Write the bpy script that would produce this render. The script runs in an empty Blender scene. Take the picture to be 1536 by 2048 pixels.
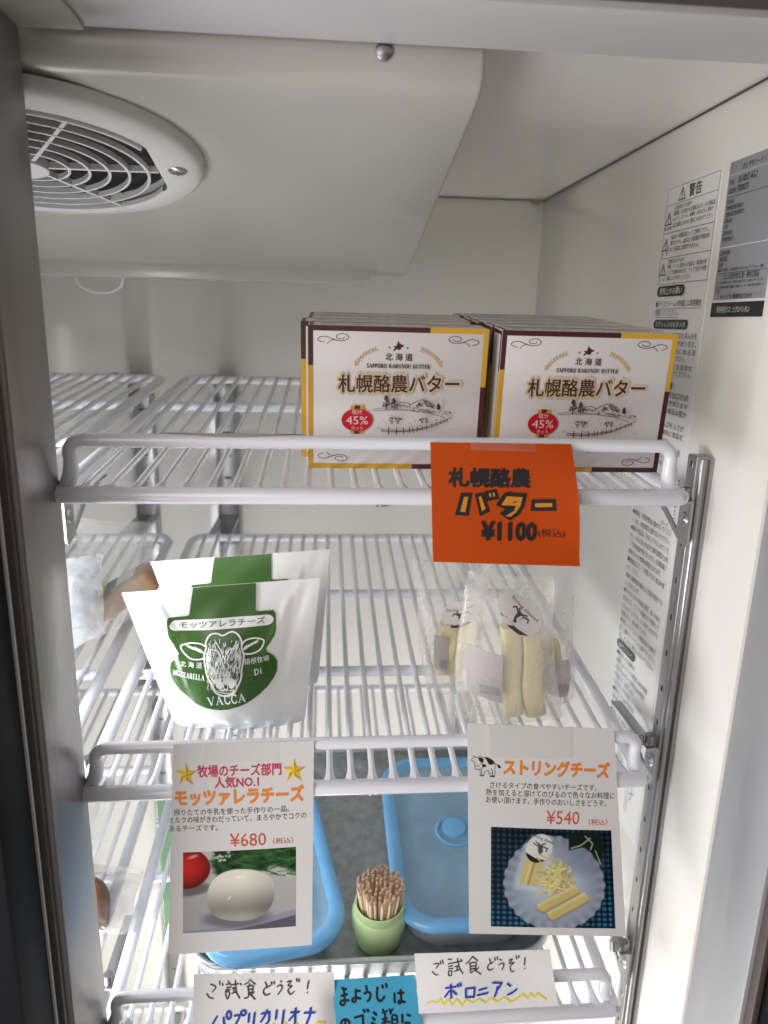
import bpy, bmesh, math, random
import numpy as np
from mathutils import Vector, Matrix
from mathutils.geometry import tessellate_polygon

random.seed(7)
rng = np.random.default_rng(7)
sc = bpy.context.scene
col = sc.collection
V = Vector

# ------------------------------------------------------------------ camera, world, lamps, exposure
cam = bpy.data.cameras.new('camera')
camo = bpy.data.objects.new('camera', cam)
col.objects.link(camo)
right = V((0.996675, -0.077878, 0.023956))
down = V((0.003487, -0.252974, -0.967467))
fwd = V((0.081404, 0.964334, -0.251861))
m = Matrix.Identity(4)
for i in range(3):
    m[i][0], m[i][1], m[i][2] = right[i], -down[i], -fwd[i]
m.translation = V((-0.0328, -0.4592, 0.0747))
camo.matrix_world = m
cam.sensor_fit = 'VERTICAL'
cam.sensor_height = 36.0
cam.lens = 36.0 * 1461.9 / 2048.0
cam.clip_start, cam.clip_end = 0.01, 50
cam.dof.use_dof = True
cam.dof.focus_distance = 0.53
cam.dof.aperture_fstop = 6.3
sc.camera = camo

world = bpy.data.worlds.new('World')
sc.world = world
world.use_nodes = True
bg = world.node_tree.nodes['Background']
bg.inputs['Color'].default_value = (1.0, 0.93, 0.87, 1)
bg.inputs['Strength'].default_value = 0.29


def area(name, loc, target, sx, sy, power, color):
    l = bpy.data.lights.new(name, 'AREA')
    l.shape = 'RECTANGLE'
    l.size, l.size_y, l.energy, l.color = sx, sy, power, color
    o = bpy.data.objects.new(name, l)
    col.objects.link(o)
    o.location = loc
    o.rotation_euler = (V(target) - V(loc)).to_track_quat('-Z', 'Y').to_euler()
    return o


area('low_left_light', (-0.72, -0.60, -0.50), (0.05, 0.05, -0.25), 0.4, 0.4, 6.0, (0.98, 0.98, 1.0))  # added light at low left in front, placed for the brightness of the cards
area('room_light', (-1.0, -1.5, 0.45), (0.15, 0.2, -0.1), 1.3, 1.1, 15.5, (1.0, 0.92, 0.89))
area('cabinet_lamp', (-0.259, 0.020, -0.505), (0.06, 0.38, -0.505), 0.04, 1.10, 3.3, (0.97, 0.98, 1.0))
area('lower_fill', (-0.12, 0.08, -1.15), (0.0, 0.36, 0.0), 0.26, 0.14, 4.4, (1.0, 0.985, 0.95))  # added upward fill standing for bounce from the cabinet floor, no real fitting

sc.view_settings.view_transform = 'Standard'
sc.view_settings.look = 'None'
sc.view_settings.exposure = 0.1
sc.view_settings.gamma = 1.0
sc.view_settings.use_curve_mapping = False
sc.render.engine = 'CYCLES'
sc.cycles.use_denoising = True
sc.cycles.max_bounces = 10
sc.cycles.diffuse_bounces = 6
sc.cycles.transparent_max_bounces = 24
sc.cycles.caustics_reflective = False
sc.cycles.caustics_refractive = False
sc.cycles.sample_clamp_indirect = 4.0


# ------------------------------------------------------------------ materials
def s2l(c):
    return tuple((x / 12.92 if x <= 0.04045 else ((x + 0.055) / 1.055) ** 2.4) for x in c)


def hexc(r, g, b):
    return s2l((r / 255, g / 255, b / 255))


def mat(name, color, rough=0.5, metal=0.0, spec=0.5, noise=0.0, nscale=40.0, bump=0.0, bscale=200.0, stretch=None,
        rnoise=0.0, sss=0.0, coat=0.0):
    m = bpy.data.materials.new(name)
    m.use_nodes = True
    nt = m.node_tree
    b = nt.nodes['Principled BSDF']
    b.inputs['Base Color'].default_value = (*color, 1)
    b.inputs['Roughness'].default_value = rough
    b.inputs['Metallic'].default_value = metal
    b.inputs['Specular IOR Level'].default_value = spec
    b.inputs['Coat Weight'].default_value = coat
    b.inputs['Coat Roughness'].default_value = 0.15
    if sss:
        b.inputs['Subsurface Weight'].default_value = sss
        b.inputs['Subsurface Radius'].default_value = (0.01, 0.007, 0.004)
    if noise or bump or rnoise:
        tc = nt.nodes.new('ShaderNodeTexCoord')
        mp = nt.nodes.new('ShaderNodeMapping')
        nt.links.new(tc.outputs['Object'], mp.inputs['Vector'])
        if stretch:
            mp.inputs['Scale'].default_value = stretch
        n = nt.nodes.new('ShaderNodeTexNoise')
        n.inputs['Scale'].default_value = nscale
        n.inputs['Detail'].default_value = 6
        n.inputs['Roughness'].default_value = 0.6
        nt.links.new(mp.outputs['Vector'], n.inputs['Vector'])
        if noise:
            mx = nt.nodes.new('ShaderNodeMix')
            mx.data_type = 'RGBA'
            mx.inputs['A'].default_value = (*[c * (1 - noise) for c in color], 1)
            mx.inputs['B'].default_value = (*[min(1, c * (1 + noise)) for c in color], 1)
            nt.links.new(n.outputs['Fac'], mx.inputs['Factor'])
            nt.links.new(mx.outputs['Result'], b.inputs['Base Color'])
        if rnoise:
            mr = nt.nodes.new('ShaderNodeMapRange')
            mr.inputs['From Min'].default_value = 0.3
            mr.inputs['From Max'].default_value = 0.7
            mr.inputs['To Min'].default_value = max(0.02, rough - rnoise)
            mr.inputs['To Max'].default_value = min(1, rough + rnoise)
            nt.links.new(n.outputs['Fac'], mr.inputs['Value'])
            nt.links.new(mr.outputs['Result'], b.inputs['Roughness'])
        if bump:
            n2 = nt.nodes.new('ShaderNodeTexNoise')
            n2.inputs['Scale'].default_value = bscale
            n2.inputs['Detail'].default_value = 3
            nt.links.new(mp.outputs['Vector'], n2.inputs['Vector'])
            bp = nt.nodes.new('ShaderNodeBump')
            bp.inputs['Strength'].default_value = bump
            bp.inputs['Distance'].default_value = 0.001
            nt.links.new(n2.outputs['Fac'], bp.inputs['Height'])
            nt.links.new(bp.outputs['Normal'], b.inputs['Normal'])
    return m


def film(name, color=(0.9, 0.92, 0.94), clear=0.7, rough=0.18, nscale=60, vary=0.25, wrinkle=0.6):
    """thin plastic film: mostly see-through, partly milky, with glossy wrinkles"""
    m = bpy.data.materials.new(name)
    m.use_nodes = True
    nt = m.node_tree
    b = nt.nodes['Principled BSDF']
    out = nt.nodes['Material Output']
    b.inputs['Base Color'].default_value = (*color, 1)
    b.inputs['Roughness'].default_value = rough
    b.inputs['Specular IOR Level'].default_value = 0.8
    tr = nt.nodes.new('ShaderNodeBsdfTransparent')
    tr.inputs['Color'].default_value = (*[0.5 + 0.5 * c for c in color], 1)
    mix = nt.nodes.new('ShaderNodeMixShader')
    tc = nt.nodes.new('ShaderNodeTexCoord')
    n = nt.nodes.new('ShaderNodeTexNoise')
    n.inputs['Scale'].default_value = nscale
    n.inputs['Detail'].default_value = 4
    n.inputs['Distortion'].default_value = 0.8
    nt.links.new(tc.outputs['Object'], n.inputs['Vector'])
    mr = nt.nodes.new('ShaderNodeMapRange')
    mr.inputs['From Min'].default_value = 0.35
    mr.inputs['From Max'].default_value = 0.65
    mr.inputs['To Min'].default_value = min(1, clear + vary)
    mr.inputs['To Max'].default_value = max(0, clear - vary)
    nt.links.new(n.outputs['Fac'], mr.inputs['Value'])
    lw = nt.nodes.new('ShaderNodeLayerWeight')
    lw.inputs['Blend'].default_value = 0.35
    mm = nt.nodes.new('ShaderNodeMath')
    mm.operation = 'MULTIPLY_ADD'
    mm.inputs[1].default_value = -0.55
    nt.links.new(lw.outputs['Facing'], mm.inputs[0])
    nt.links.new(mr.outputs['Result'], mm.inputs[2])
    mm.use_clamp = True
    bp = nt.nodes.new('ShaderNodeBump')
    bp.inputs['Strength'].default_value = wrinkle
    bp.inputs['Distance'].default_value = 0.003
    nt.links.new(n.outputs['Fac'], bp.inputs['Height'])
    nt.links.new(bp.outputs['Normal'], b.inputs['Normal'])
    nt.links.new(mm.outputs[0], mix.inputs['Fac'])
    nt.links.new(b.outputs[0], mix.inputs[1])
    nt.links.new(tr.outputs[0], mix.inputs[2])
    nt.links.new(mix.outputs[0], out.inputs['Surface'])
    return m


def attr_mat(name, rough=0.45):
    m = bpy.data.materials.new(name)
    m.use_nodes = True
    nt = m.node_tree
    b = nt.nodes['Principled BSDF']
    a = nt.nodes.new('ShaderNodeAttribute')
    a.attribute_name = 'ink'
    b.inputs['Specular IOR Level'].default_value = 0.3
    nt.links.new(a.outputs['Color'], b.inputs['Base Color'])
    b.inputs['Roughness'].default_value = rough
    return m


M = dict(
    liner=mat('white_liner', (0.79, 0.775, 0.73), 0.11, noise=0.03, nscale=4),
    housing=mat('cream_plastic', (0.52, 0.505, 0.46), 0.26, noise=0.04, nscale=6),
    grille=mat('grey_white_plastic', (0.70, 0.69, 0.675), 0.45),
    steel_frame=mat('painted_steel', (0.37, 0.37, 0.385), 0.42, 0.25, noise=0.05, nscale=60, stretch=(1, 1, 0.05), bump=0.05, bscale=300),
    lintel=mat('painted_lintel', (0.68, 0.675, 0.685), 0.45, 0.1, noise=0.04, nscale=60, bump=0.05, bscale=300),
    mullion=mat('brushed_steel', (0.30, 0.28, 0.272), 0.38, 0.6, noise=0.3, nscale=120, stretch=(1, 1, 0.03), bump=0.15, bscale=400, rnoise=0.1),
    brown=mat('brown_edge', (0.075, 0.058, 0.052), 0.5),
    black=mat('black_gasket', (0.006, 0.006, 0.008), 0.6, spec=0.15),
    dark=mat('dark_hollow', (0.012, 0.011, 0.011), 0.7),
    zinc=mat('zinc_steel', (0.40, 0.40, 0.405), 0.33, 0.9),
    zinc_dark=mat('dark_zinc', (0.25, 0.25, 0.25), 0.3, 0.9),
    coat=mat('white_powder_coat', (0.80, 0.81, 0.86), 0.22, coat=0.3, bump=0.05, bscale=120),
    paper=mat('white_paper', (0.655, 0.635, 0.627), 0.5, noise=0.02, nscale=30, bump=0.06, bscale=60),
    note=mat('thin_white_paper', (0.80, 0.79, 0.785), 0.6, noise=0.035, nscale=45, bump=0.25, bscale=70),
    orange=mat('orange_card', (0.50, 0.062, 0.002), 0.65, spec=0.2, noise=0.04, nscale=400),
    blue_card=mat('blue_card', (0.05, 0.34, 0.52), 0.5, noise=0.03, nscale=120),
    beige_paper=mat('beige_paper', (0.50, 0.45, 0.38), 0.6),
    insert=mat('pale_insert_card', (0.50, 0.53, 0.58), 0.5),
    film_paper=mat('label_under_film', (0.46, 0.43, 0.42), 0.5),
    tape=film('clear_tape', (0.95, 0.95, 0.95), 0.93, 0.12, 30, 0.04, 0.06),
    ink=mat('black_ink', (0.012, 0.010, 0.012), 0.45),
    pencil=mat('grey_marker_ink', (0.05, 0.045, 0.045), 0.5),
    ink_blue=mat('blue_ink', (0.008, 0.06, 0.42), 0.45),
    ink_yellow=mat('yellow_ink', (0.82, 0.70, 0.03), 0.5),
    ink_gold=mat('gold_ink', (0.62, 0.24, 0.01), 0.5),
    ink_red=mat('red_ink', (0.50, 0.03, 0.07), 0.5),
    ink_orange=mat('orange_ink', (0.74, 0.22, 0.03), 0.5),
    ink_rust=mat('rust_ink', (0.55, 0.09, 0.03), 0.5),
    ink_text=mat('brown_black_ink', (0.07, 0.05, 0.05), 0.5),
    ink_green=mat('green_ink', (0.02, 0.12, 0.06), 0.5),
    print_black=mat('label_black', (0.02, 0.022, 0.024), 0.4),
    label_white=mat('label_white', (0.82, 0.82, 0.81), 0.35),
    label_grey=mat('label_grey', (0.37, 0.38, 0.41), 0.4, 0.3),
    star_a=mat('star_light', (0.85, 0.62, 0.05), 0.4),
    star_b=mat('star_dark', (0.50, 0.28, 0.01), 0.4),
    star_c=mat('star_mid', (0.68, 0.43, 0.02), 0.4),
    carton=mat('carton_white', (0.65, 0.62, 0.605), 0.42, noise=0.02, nscale=30),
    maroon=mat('maroon_print', (0.065, 0.015, 0.016), 0.38),
    mustard=mat('mustard_print', (0.58, 0.33, 0.025), 0.38),
    halo=mat('pale_gold_print', (0.66, 0.55, 0.36), 0.42),
    halo2=mat('gold_print', (0.52, 0.36, 0.16), 0.42),
    badge=mat('red_print', (0.52, 0.004, 0.018), 0.36),
    pouch=mat('white_pouch', (0.83, 0.83, 0.815), 0.25, bump=0.25, bscale=45, coat=0.3),
    green=mat('green_label', (0.042, 0.112, 0.020), 0.26, noise=0.08, nscale=25),
    film=film('clear_film', (0.92, 0.92, 0.91), 0.83, 0.2, 28, 0.12, 0.3),
    film_clear=film('very_clear_film', (0.92, 0.92, 0.90), 0.84, 0.14, 34, 0.09, 0.25),
    film_thin=film('thin_film', (0.6, 0.6, 0.6), 0.95, 0.16, 45, 0.10, 0.5),
    film_milky=film('milky_film', (0.80, 0.82, 0.84), 0.62, 0.2, 45, 0.2, 0.6),
    cheese=mat('string_cheese', (0.74, 0.66, 0.39), 0.40, noise=0.12, nscale=160, stretch=(1, 1, 0.05), sss=0.12, bump=0.15, bscale=200),
    brown_pack=mat('brown_pack', (0.36, 0.20, 0.095), 0.4, noise=0.15, nscale=30),
    sausage=mat('dark_sausage', (0.10, 0.045, 0.025), 0.28, noise=0.5, nscale=50),
    tray=mat('worn_aluminium', (0.43, 0.455, 0.44), 0.45, 0.5, noise=0.7, nscale=95, rnoise=0.12),
    tray_rim=mat('aluminium_rim', (0.62, 0.64, 0.62), 0.35, 0.7, noise=0.1, nscale=60),
    jar=mat('green_plastic', (0.56, 0.74, 0.37), 0.32, sss=0.1),
    wood=mat('pale_wood', (0.80, 0.65, 0.47), 0.6, noise=0.08, nscale=200),
    wood_end=mat('brown_pick_head', (0.64, 0.43, 0.29), 0.6, noise=0.3, nscale=400),
    green_pack=mat('green_packet', (0.03, 0.25, 0.05), 0.3),
    strip_green=mat('strip_green', (0.16, 0.30, 0.18), 0.35),
    stain=mat('yellow_sealant', (0.40, 0.30, 0.11), 0.6, noise=0.3, nscale=80),
    photo=attr_mat('photo_print', 0.3),
    glass_blue=None, body_clear=None,
)
M['lid_rim'] = film('blue_lid_rim', (0.20, 0.54, 0.92), 0.28, 0.16, 60, 0.03, 0.05)
M['lid_panel'] = film('blue_lid_panel', (0.42, 0.68, 0.88), 0.66, 0.16, 18, 0.06, 0.15)
M['body_edge'] = film('clear_container_edge', (0.92, 0.94, 0.95), 0.35, 0.12, 10, 0.04, 0.05)
M['body_clear'] = film('clear_container', (0.88, 0.9, 0.92), 0.66, 0.12, 10, 0.04, 0.05)


# ------------------------------------------------------------------ mesh helpers
class MB:
    def __init__(s):
        s.v, s.f, s.mi = [], [], []

    def face(s, pts, mi=0):
        i = len(s.v)
        s.v += [tuple(p) for p in pts]
        s.f.append(tuple(range(i, i + len(pts))))
        s.mi.append(mi)

    def box(s, a, b, mi=0):
        x0, y0, z0 = a
        x1, y1, z1 = b
        i = len(s.v)
        s.v += [(x0, y0, z0), (x1, y0, z0), (x1, y1, z0), (x0, y1, z0), (x0, y0, z1), (x1, y0, z1), (x1, y1, z1), (x0, y1, z1)]
        for q in ((0, 3, 2, 1), (4, 5, 6, 7), (0, 1, 5, 4), (1, 2, 6, 5), (2, 3, 7, 6), (3, 0, 4, 7)):
            s.f.append(tuple(i + k for k in q))
            s.mi.append(mi)
        return s

    def tube(s, pts, r, n=10, mi=0, closed=False, flat=1.0, square=0.0):
        P = [V(p) for p in pts]
        R = r if isinstance(r, (list, tuple)) else [r] * len(P)
        rings = []
        N = len(P)
        up = None
        for k in range(N):
            if closed:
                t = (P[(k + 1) % N] - P[k - 1]).normalized()
            else:
                t = (P[min(k + 1, N - 1)] - P[max(k - 1, 0)]).normalized()
            if up is None:
                up = V((0, 0, 1)) if abs(t.z) < 0.9 else V((0, 1, 0))
            a = (up - t * up.dot(t)).normalized()
            up = a
            b = t.cross(a)
            i = len(s.v)
            for j in range(n):
                w = 2 * math.pi * j / n
                g = (abs(math.sin(w)) ** 4 + abs(math.cos(w)) ** 4) ** -0.25 if square else 1.0
                s.v.append(tuple(P[k] + a * (R[k] * g * math.sin(w) * flat) + b * (R[k] * g * math.cos(w))))
            rings.append(i)
        K = N if closed else N - 1
        for k in range(K):
            a, b = rings[k], rings[(k + 1) % N]
            for j in range(n):
                s.f.append((a + j, a + (j + 1) % n, b + (j + 1) % n, b + j))
                s.mi.append(mi)
        if not closed:
            for a, rev in ((rings[0], True), (rings[-1], False)):
                q = [a + j for j in range(n)]
                s.f.append(tuple(q[::-1] if rev else q))
                s.mi.append(mi)
        return s

    def lathe(s, prof, c=(0, 0, 0), n=40, mi=0):
        rings = []
        for r, z in prof:
            i = len(s.v)
            for j in range(n):
                w = 2 * math.pi * j / n
                s.v.append((c[0] + r * math.cos(w), c[1] + r * math.sin(w), c[2] + z))
            rings.append(i)
        for a, b in zip(rings, rings[1:]):
            for j in range(n):
                s.f.append((a + j, a + (j + 1) % n, b + (j + 1) % n, b + j))
                s.mi.append(mi)
        return s

    def grid(s, fn, nu, nv, mi=0, tri=False):
        i = len(s.v)
        for b in range(nv + 1):
            for a in range(nu + 1):
                s.v.append(tuple(fn(a / nu, b / nv)))
        for b in range(nv):
            for a in range(nu):
                q = i + b * (nu + 1) + a
                if tri:
                    s.f += [(q, q + 1, q + nu + 2), (q, q + nu + 2, q + nu + 1)]
                    s.mi += [mi, mi]
                    continue
                s.f.append((q, q + 1, q + nu + 2, q + nu + 1))
                s.mi.append(mi)
        return s

    def xf(s, mtx, start=0):
        for k in range(start, len(s.v)):
            s.v[k] = tuple(mtx @ V(s.v[k]))
        return s

    def build(s, name, mats, parent=None, smooth=True, bevel=0.0, merge=True, angle=40, segs=2):
        me = bpy.data.meshes.new(name)
        me.from_pydata(s.v, [], s.f)
        mats = mats if isinstance(mats, (list, tuple)) else [mats]
        for x in mats:
            me.materials.append(x)
        me.polygons.foreach_set('material_index', s.mi)
        if merge or bevel:
            bm = bmesh.new()
            bm.from_mesh(me)
            bmesh.ops.remove_doubles(bm, verts=bm.verts, dist=1e-7)
            if bevel:
                bmesh.ops.recalc_face_normals(bm, faces=bm.faces)
                es = [e for e in bm.edges if len(e.link_faces) == 2 and e.calc_face_angle(0) > 0.6]
                bmesh.ops.bevel(bm, geom=es, offset=bevel, segments=segs, profile=0.5, affect='EDGES', clamp_overlap=True)
            bmesh.ops.recalc_face_normals(bm, faces=bm.faces)
            bm.to_mesh(me)
            bm.free()
        if smooth:
            me.polygons.foreach_set('use_smooth', [True] * len(me.polygons))
            try:
                me.set_sharp_from_angle(angle=math.radians(angle))
            except Exception:
                pass
        me.update()
        o = bpy.data.objects.new(name, me)
        col.objects.link(o)
        if parent is not None:
            o.parent = parent
        return o


def tag(o, label, cat, group=None, kind=None):
    o['label'] = label
    o['category'] = cat
    if group:
        o['group'] = group
    if kind:
        o['kind'] = kind
    return o


def thing(name, label, cat, mtx=None, group=None):
    o = bpy.data.objects.new(name, None)
    o.empty_display_size = 0.01
    col.objects.link(o)
    if mtx is not None:
        o.matrix_world = mtx
    return tag(o, label, cat, group)


def dup(root, mtx, label, group=None):
    r = root.copy()
    col.objects.link(r)
    r.matrix_world = mtx
    r['label'] = label
    if group:
        r['group'] = group
    for ch in list(root.children):
        c = ch.copy()
        col.objects.link(c)
        c.parent = r
        for g in ch.children:
            d = g.copy()
            col.objects.link(d)
            d.parent = c
    return r


def tilt(origin, deg):
    return Matrix.Translation(origin) @ Matrix.Rotation(math.radians(deg), 4, 'X')


_tc = {}


def glyphs(txt, bold=0.0):
    """outline of a string as (points, faces, bbox) from Blender's built-in lettering"""
    k = (txt, round(bold, 4))
    if k in _tc:
        return _tc[k]
    c = bpy.data.curves.new('lettering_source', 'FONT')
    c.body = txt
    c.resolution_u = 2
    c.offset = bold
    c.fill_mode = 'BOTH'
    o = bpy.data.objects.new('lettering_source', c)
    me = bpy.data.meshes.new_from_object(o)
    vs = [(v.co.x, v.co.y) for v in me.vertices]
    fs = [tuple(p.vertices) for p in me.polygons]
    bpy.data.objects.remove(o)
    bpy.data.curves.remove(c)
    bpy.data.meshes.remove(me)
    xs = [v[0] for v in vs] or [0, 1]
    ys = [v[1] for v in vs] or [0, 1]
    _tc[k] = (vs, fs, (min(xs), min(ys), max(xs), max(ys)))
    return _tc[k]


TK, TN, SF = 0.19, 0.075, 0.06
SERIF_W = dict(A=0.86, B=0.66, C=0.70, D=0.76, E=0.62, I=0.26, K=0.76, L=0.60, M=0.98, N=0.80, O=0.80, P=0.62, R=0.74, S=0.54, T=0.70, U=0.78, V=0.84, Z=0.66)


def _sf(x, y, w=0.13):
    return (SF, [(x - w, y), (x + w, y)])


SERIF = dict(
    A=[(TN, [(0.10, 0.02), (0.43, 1.0)]), (TK, [(0.40, 0.98), (0.74, 0.02)]), (TN, [(0.22, 0.34), (0.62, 0.34)]), _sf(0.10, 0.02), _sf(0.75, 0.02)],
    B=[(TK, [(0.15, 0), (0.15, 1)]), (TN, [(0.05, 0.98), (0.35, 0.98), (0.50, 0.88), (0.52, 0.75), (0.47, 0.60), (0.33, 0.52), (0.15, 0.52)]), (TN * 1.5, [(0.30, 0.52), (0.52, 0.45), (0.60, 0.27), (0.52, 0.08), (0.33, 0.02), (0.05, 0.02)])],
    C=[(TK * 0.8, [(0.60, 0.82), (0.45, 0.97), (0.24, 0.90), (0.11, 0.68), (0.10, 0.40), (0.20, 0.13), (0.42, 0.02), (0.60, 0.12), (0.66, 0.28)]), (SF, [(0.63, 0.68), (0.63, 1.0)])],
    D=[(TK, [(0.16, 0), (0.16, 1)]), (TK * 0.75, [(0.05, 0.98), (0.36, 0.97), (0.58, 0.82), (0.67, 0.5), (0.58, 0.18), (0.36, 0.03), (0.05, 0.02)])],
    E=[(TK, [(0.16, 0), (0.16, 1)]), (TN, [(0.05, 0.98), (0.54, 0.98)]), (TN, [(0.16, 0.51), (0.44, 0.51)]), (TN, [(0.05, 0.02), (0.58, 0.02)]), (SF, [(0.53, 0.78), (0.53, 1.0)]), (SF, [(0.57, 0.0), (0.57, 0.24)])],
    I=[(TK, [(0.13, 0), (0.13, 1)]), _sf(0.13, 0.98), _sf(0.13, 0.02)],
    K=[(TK, [(0.16, 0), (0.16, 1)]), _sf(0.16, 0.98), _sf(0.16, 0.02), (TN, [(0.62, 0.98), (0.22, 0.45)]), (TK, [(0.32, 0.60), (0.66, 0.02)]), _sf(0.60, 0.98), _sf(0.67, 0.02)],
    L=[(TK, [(0.16, 0), (0.16, 1)]), _sf(0.16, 0.98), (TN, [(0.05, 0.02), (0.56, 0.02)]), (SF, [(0.55, 0.0), (0.55, 0.28)])],
    M=[(TN, [(0.12, 0), (0.12, 1)]), (TK, [(0.14, 0.98), (0.48, 0.03)]), (TN, [(0.48, 0.03), (0.82, 0.98)]), (TK, [(0.84, 0), (0.84, 1)]), _sf(0.12, 0.02), _sf(0.84, 0.02), _sf(0.10, 0.98, 0.1), _sf(0.86, 0.98, 0.1)],
    N=[(TN, [(0.13, 0), (0.13, 1)]), (TK, [(0.13, 0.98), (0.66, 0.03)]), (TN, [(0.66, 0), (0.66, 1)]), _sf(0.13, 0.02), _sf(0.66, 0.98), _sf(0.10, 0.98, 0.1)],
    O=[(TK * 0.8, [(0.40, 0.98), (0.20, 0.87), (0.10, 0.5), (0.20, 0.13), (0.40, 0.02), (0.60, 0.13), (0.70, 0.5), (0.60, 0.87), (0.40, 0.98)])],
    P=[(TK, [(0.16, 0), (0.16, 1)]), _sf(0.16, 0.02), (TN * 1.5, [(0.05, 0.98), (0.38, 0.97), (0.55, 0.86), (0.57, 0.70), (0.50, 0.54), (0.34, 0.46), (0.16, 0.46)])],
    R=[(TK, [(0.16, 0), (0.16, 1)]), _sf(0.16, 0.02), (TN * 1.5, [(0.05, 0.98), (0.38, 0.97), (0.54, 0.87), (0.56, 0.73), (0.49, 0.58), (0.34, 0.50), (0.16, 0.50)]), (TK, [(0.34, 0.50), (0.64, 0.02)]), _sf(0.66, 0.02, 0.09)],
    S=[(TK * 0.75, [(0.46, 0.84), (0.34, 0.97), (0.16, 0.92), (0.10, 0.74), (0.22, 0.58), (0.38, 0.46), (0.47, 0.28), (0.40, 0.08), (0.22, 0.02), (0.08, 0.16)]), (SF, [(0.47, 0.70), (0.47, 0.99)]), (SF, [(0.07, 0.0), (0.07, 0.30)])],
    T=[(TK, [(0.35, 0), (0.35, 1)]), _sf(0.35, 0.02), (TN, [(0.04, 0.98), (0.66, 0.98)]), (SF, [(0.05, 0.72), (0.05, 1.0)]), (SF, [(0.65, 0.72), (0.65, 1.0)])],
    U=[(TK, [(0.16, 1), (0.16, 0.24)]), (TN * 1.4, [(0.16, 0.28), (0.24, 0.09), (0.40, 0.03), (0.56, 0.09), (0.64, 0.28), (0.65, 1.0)]), _sf(0.16, 0.98), _sf(0.65, 0.98, 0.11)],
    V=[(TK, [(0.12, 0.98), (0.44, 0.02)]), (TN, [(0.42, 0.0), (0.74, 0.98)]), _sf(0.11, 0.98), _sf(0.74, 0.98, 0.11)],
    Z=[(TN, [(0.08, 0.98), (0.60, 0.98)]), (TK, [(0.55, 0.97), (0.10, 0.03)]), (TN, [(0.05, 0.02), (0.60, 0.02)]), (SF, [(0.09, 0.74), (0.09, 1.0)]), (SF, [(0.59, 0.0), (0.59, 0.27)])],
)


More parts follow.
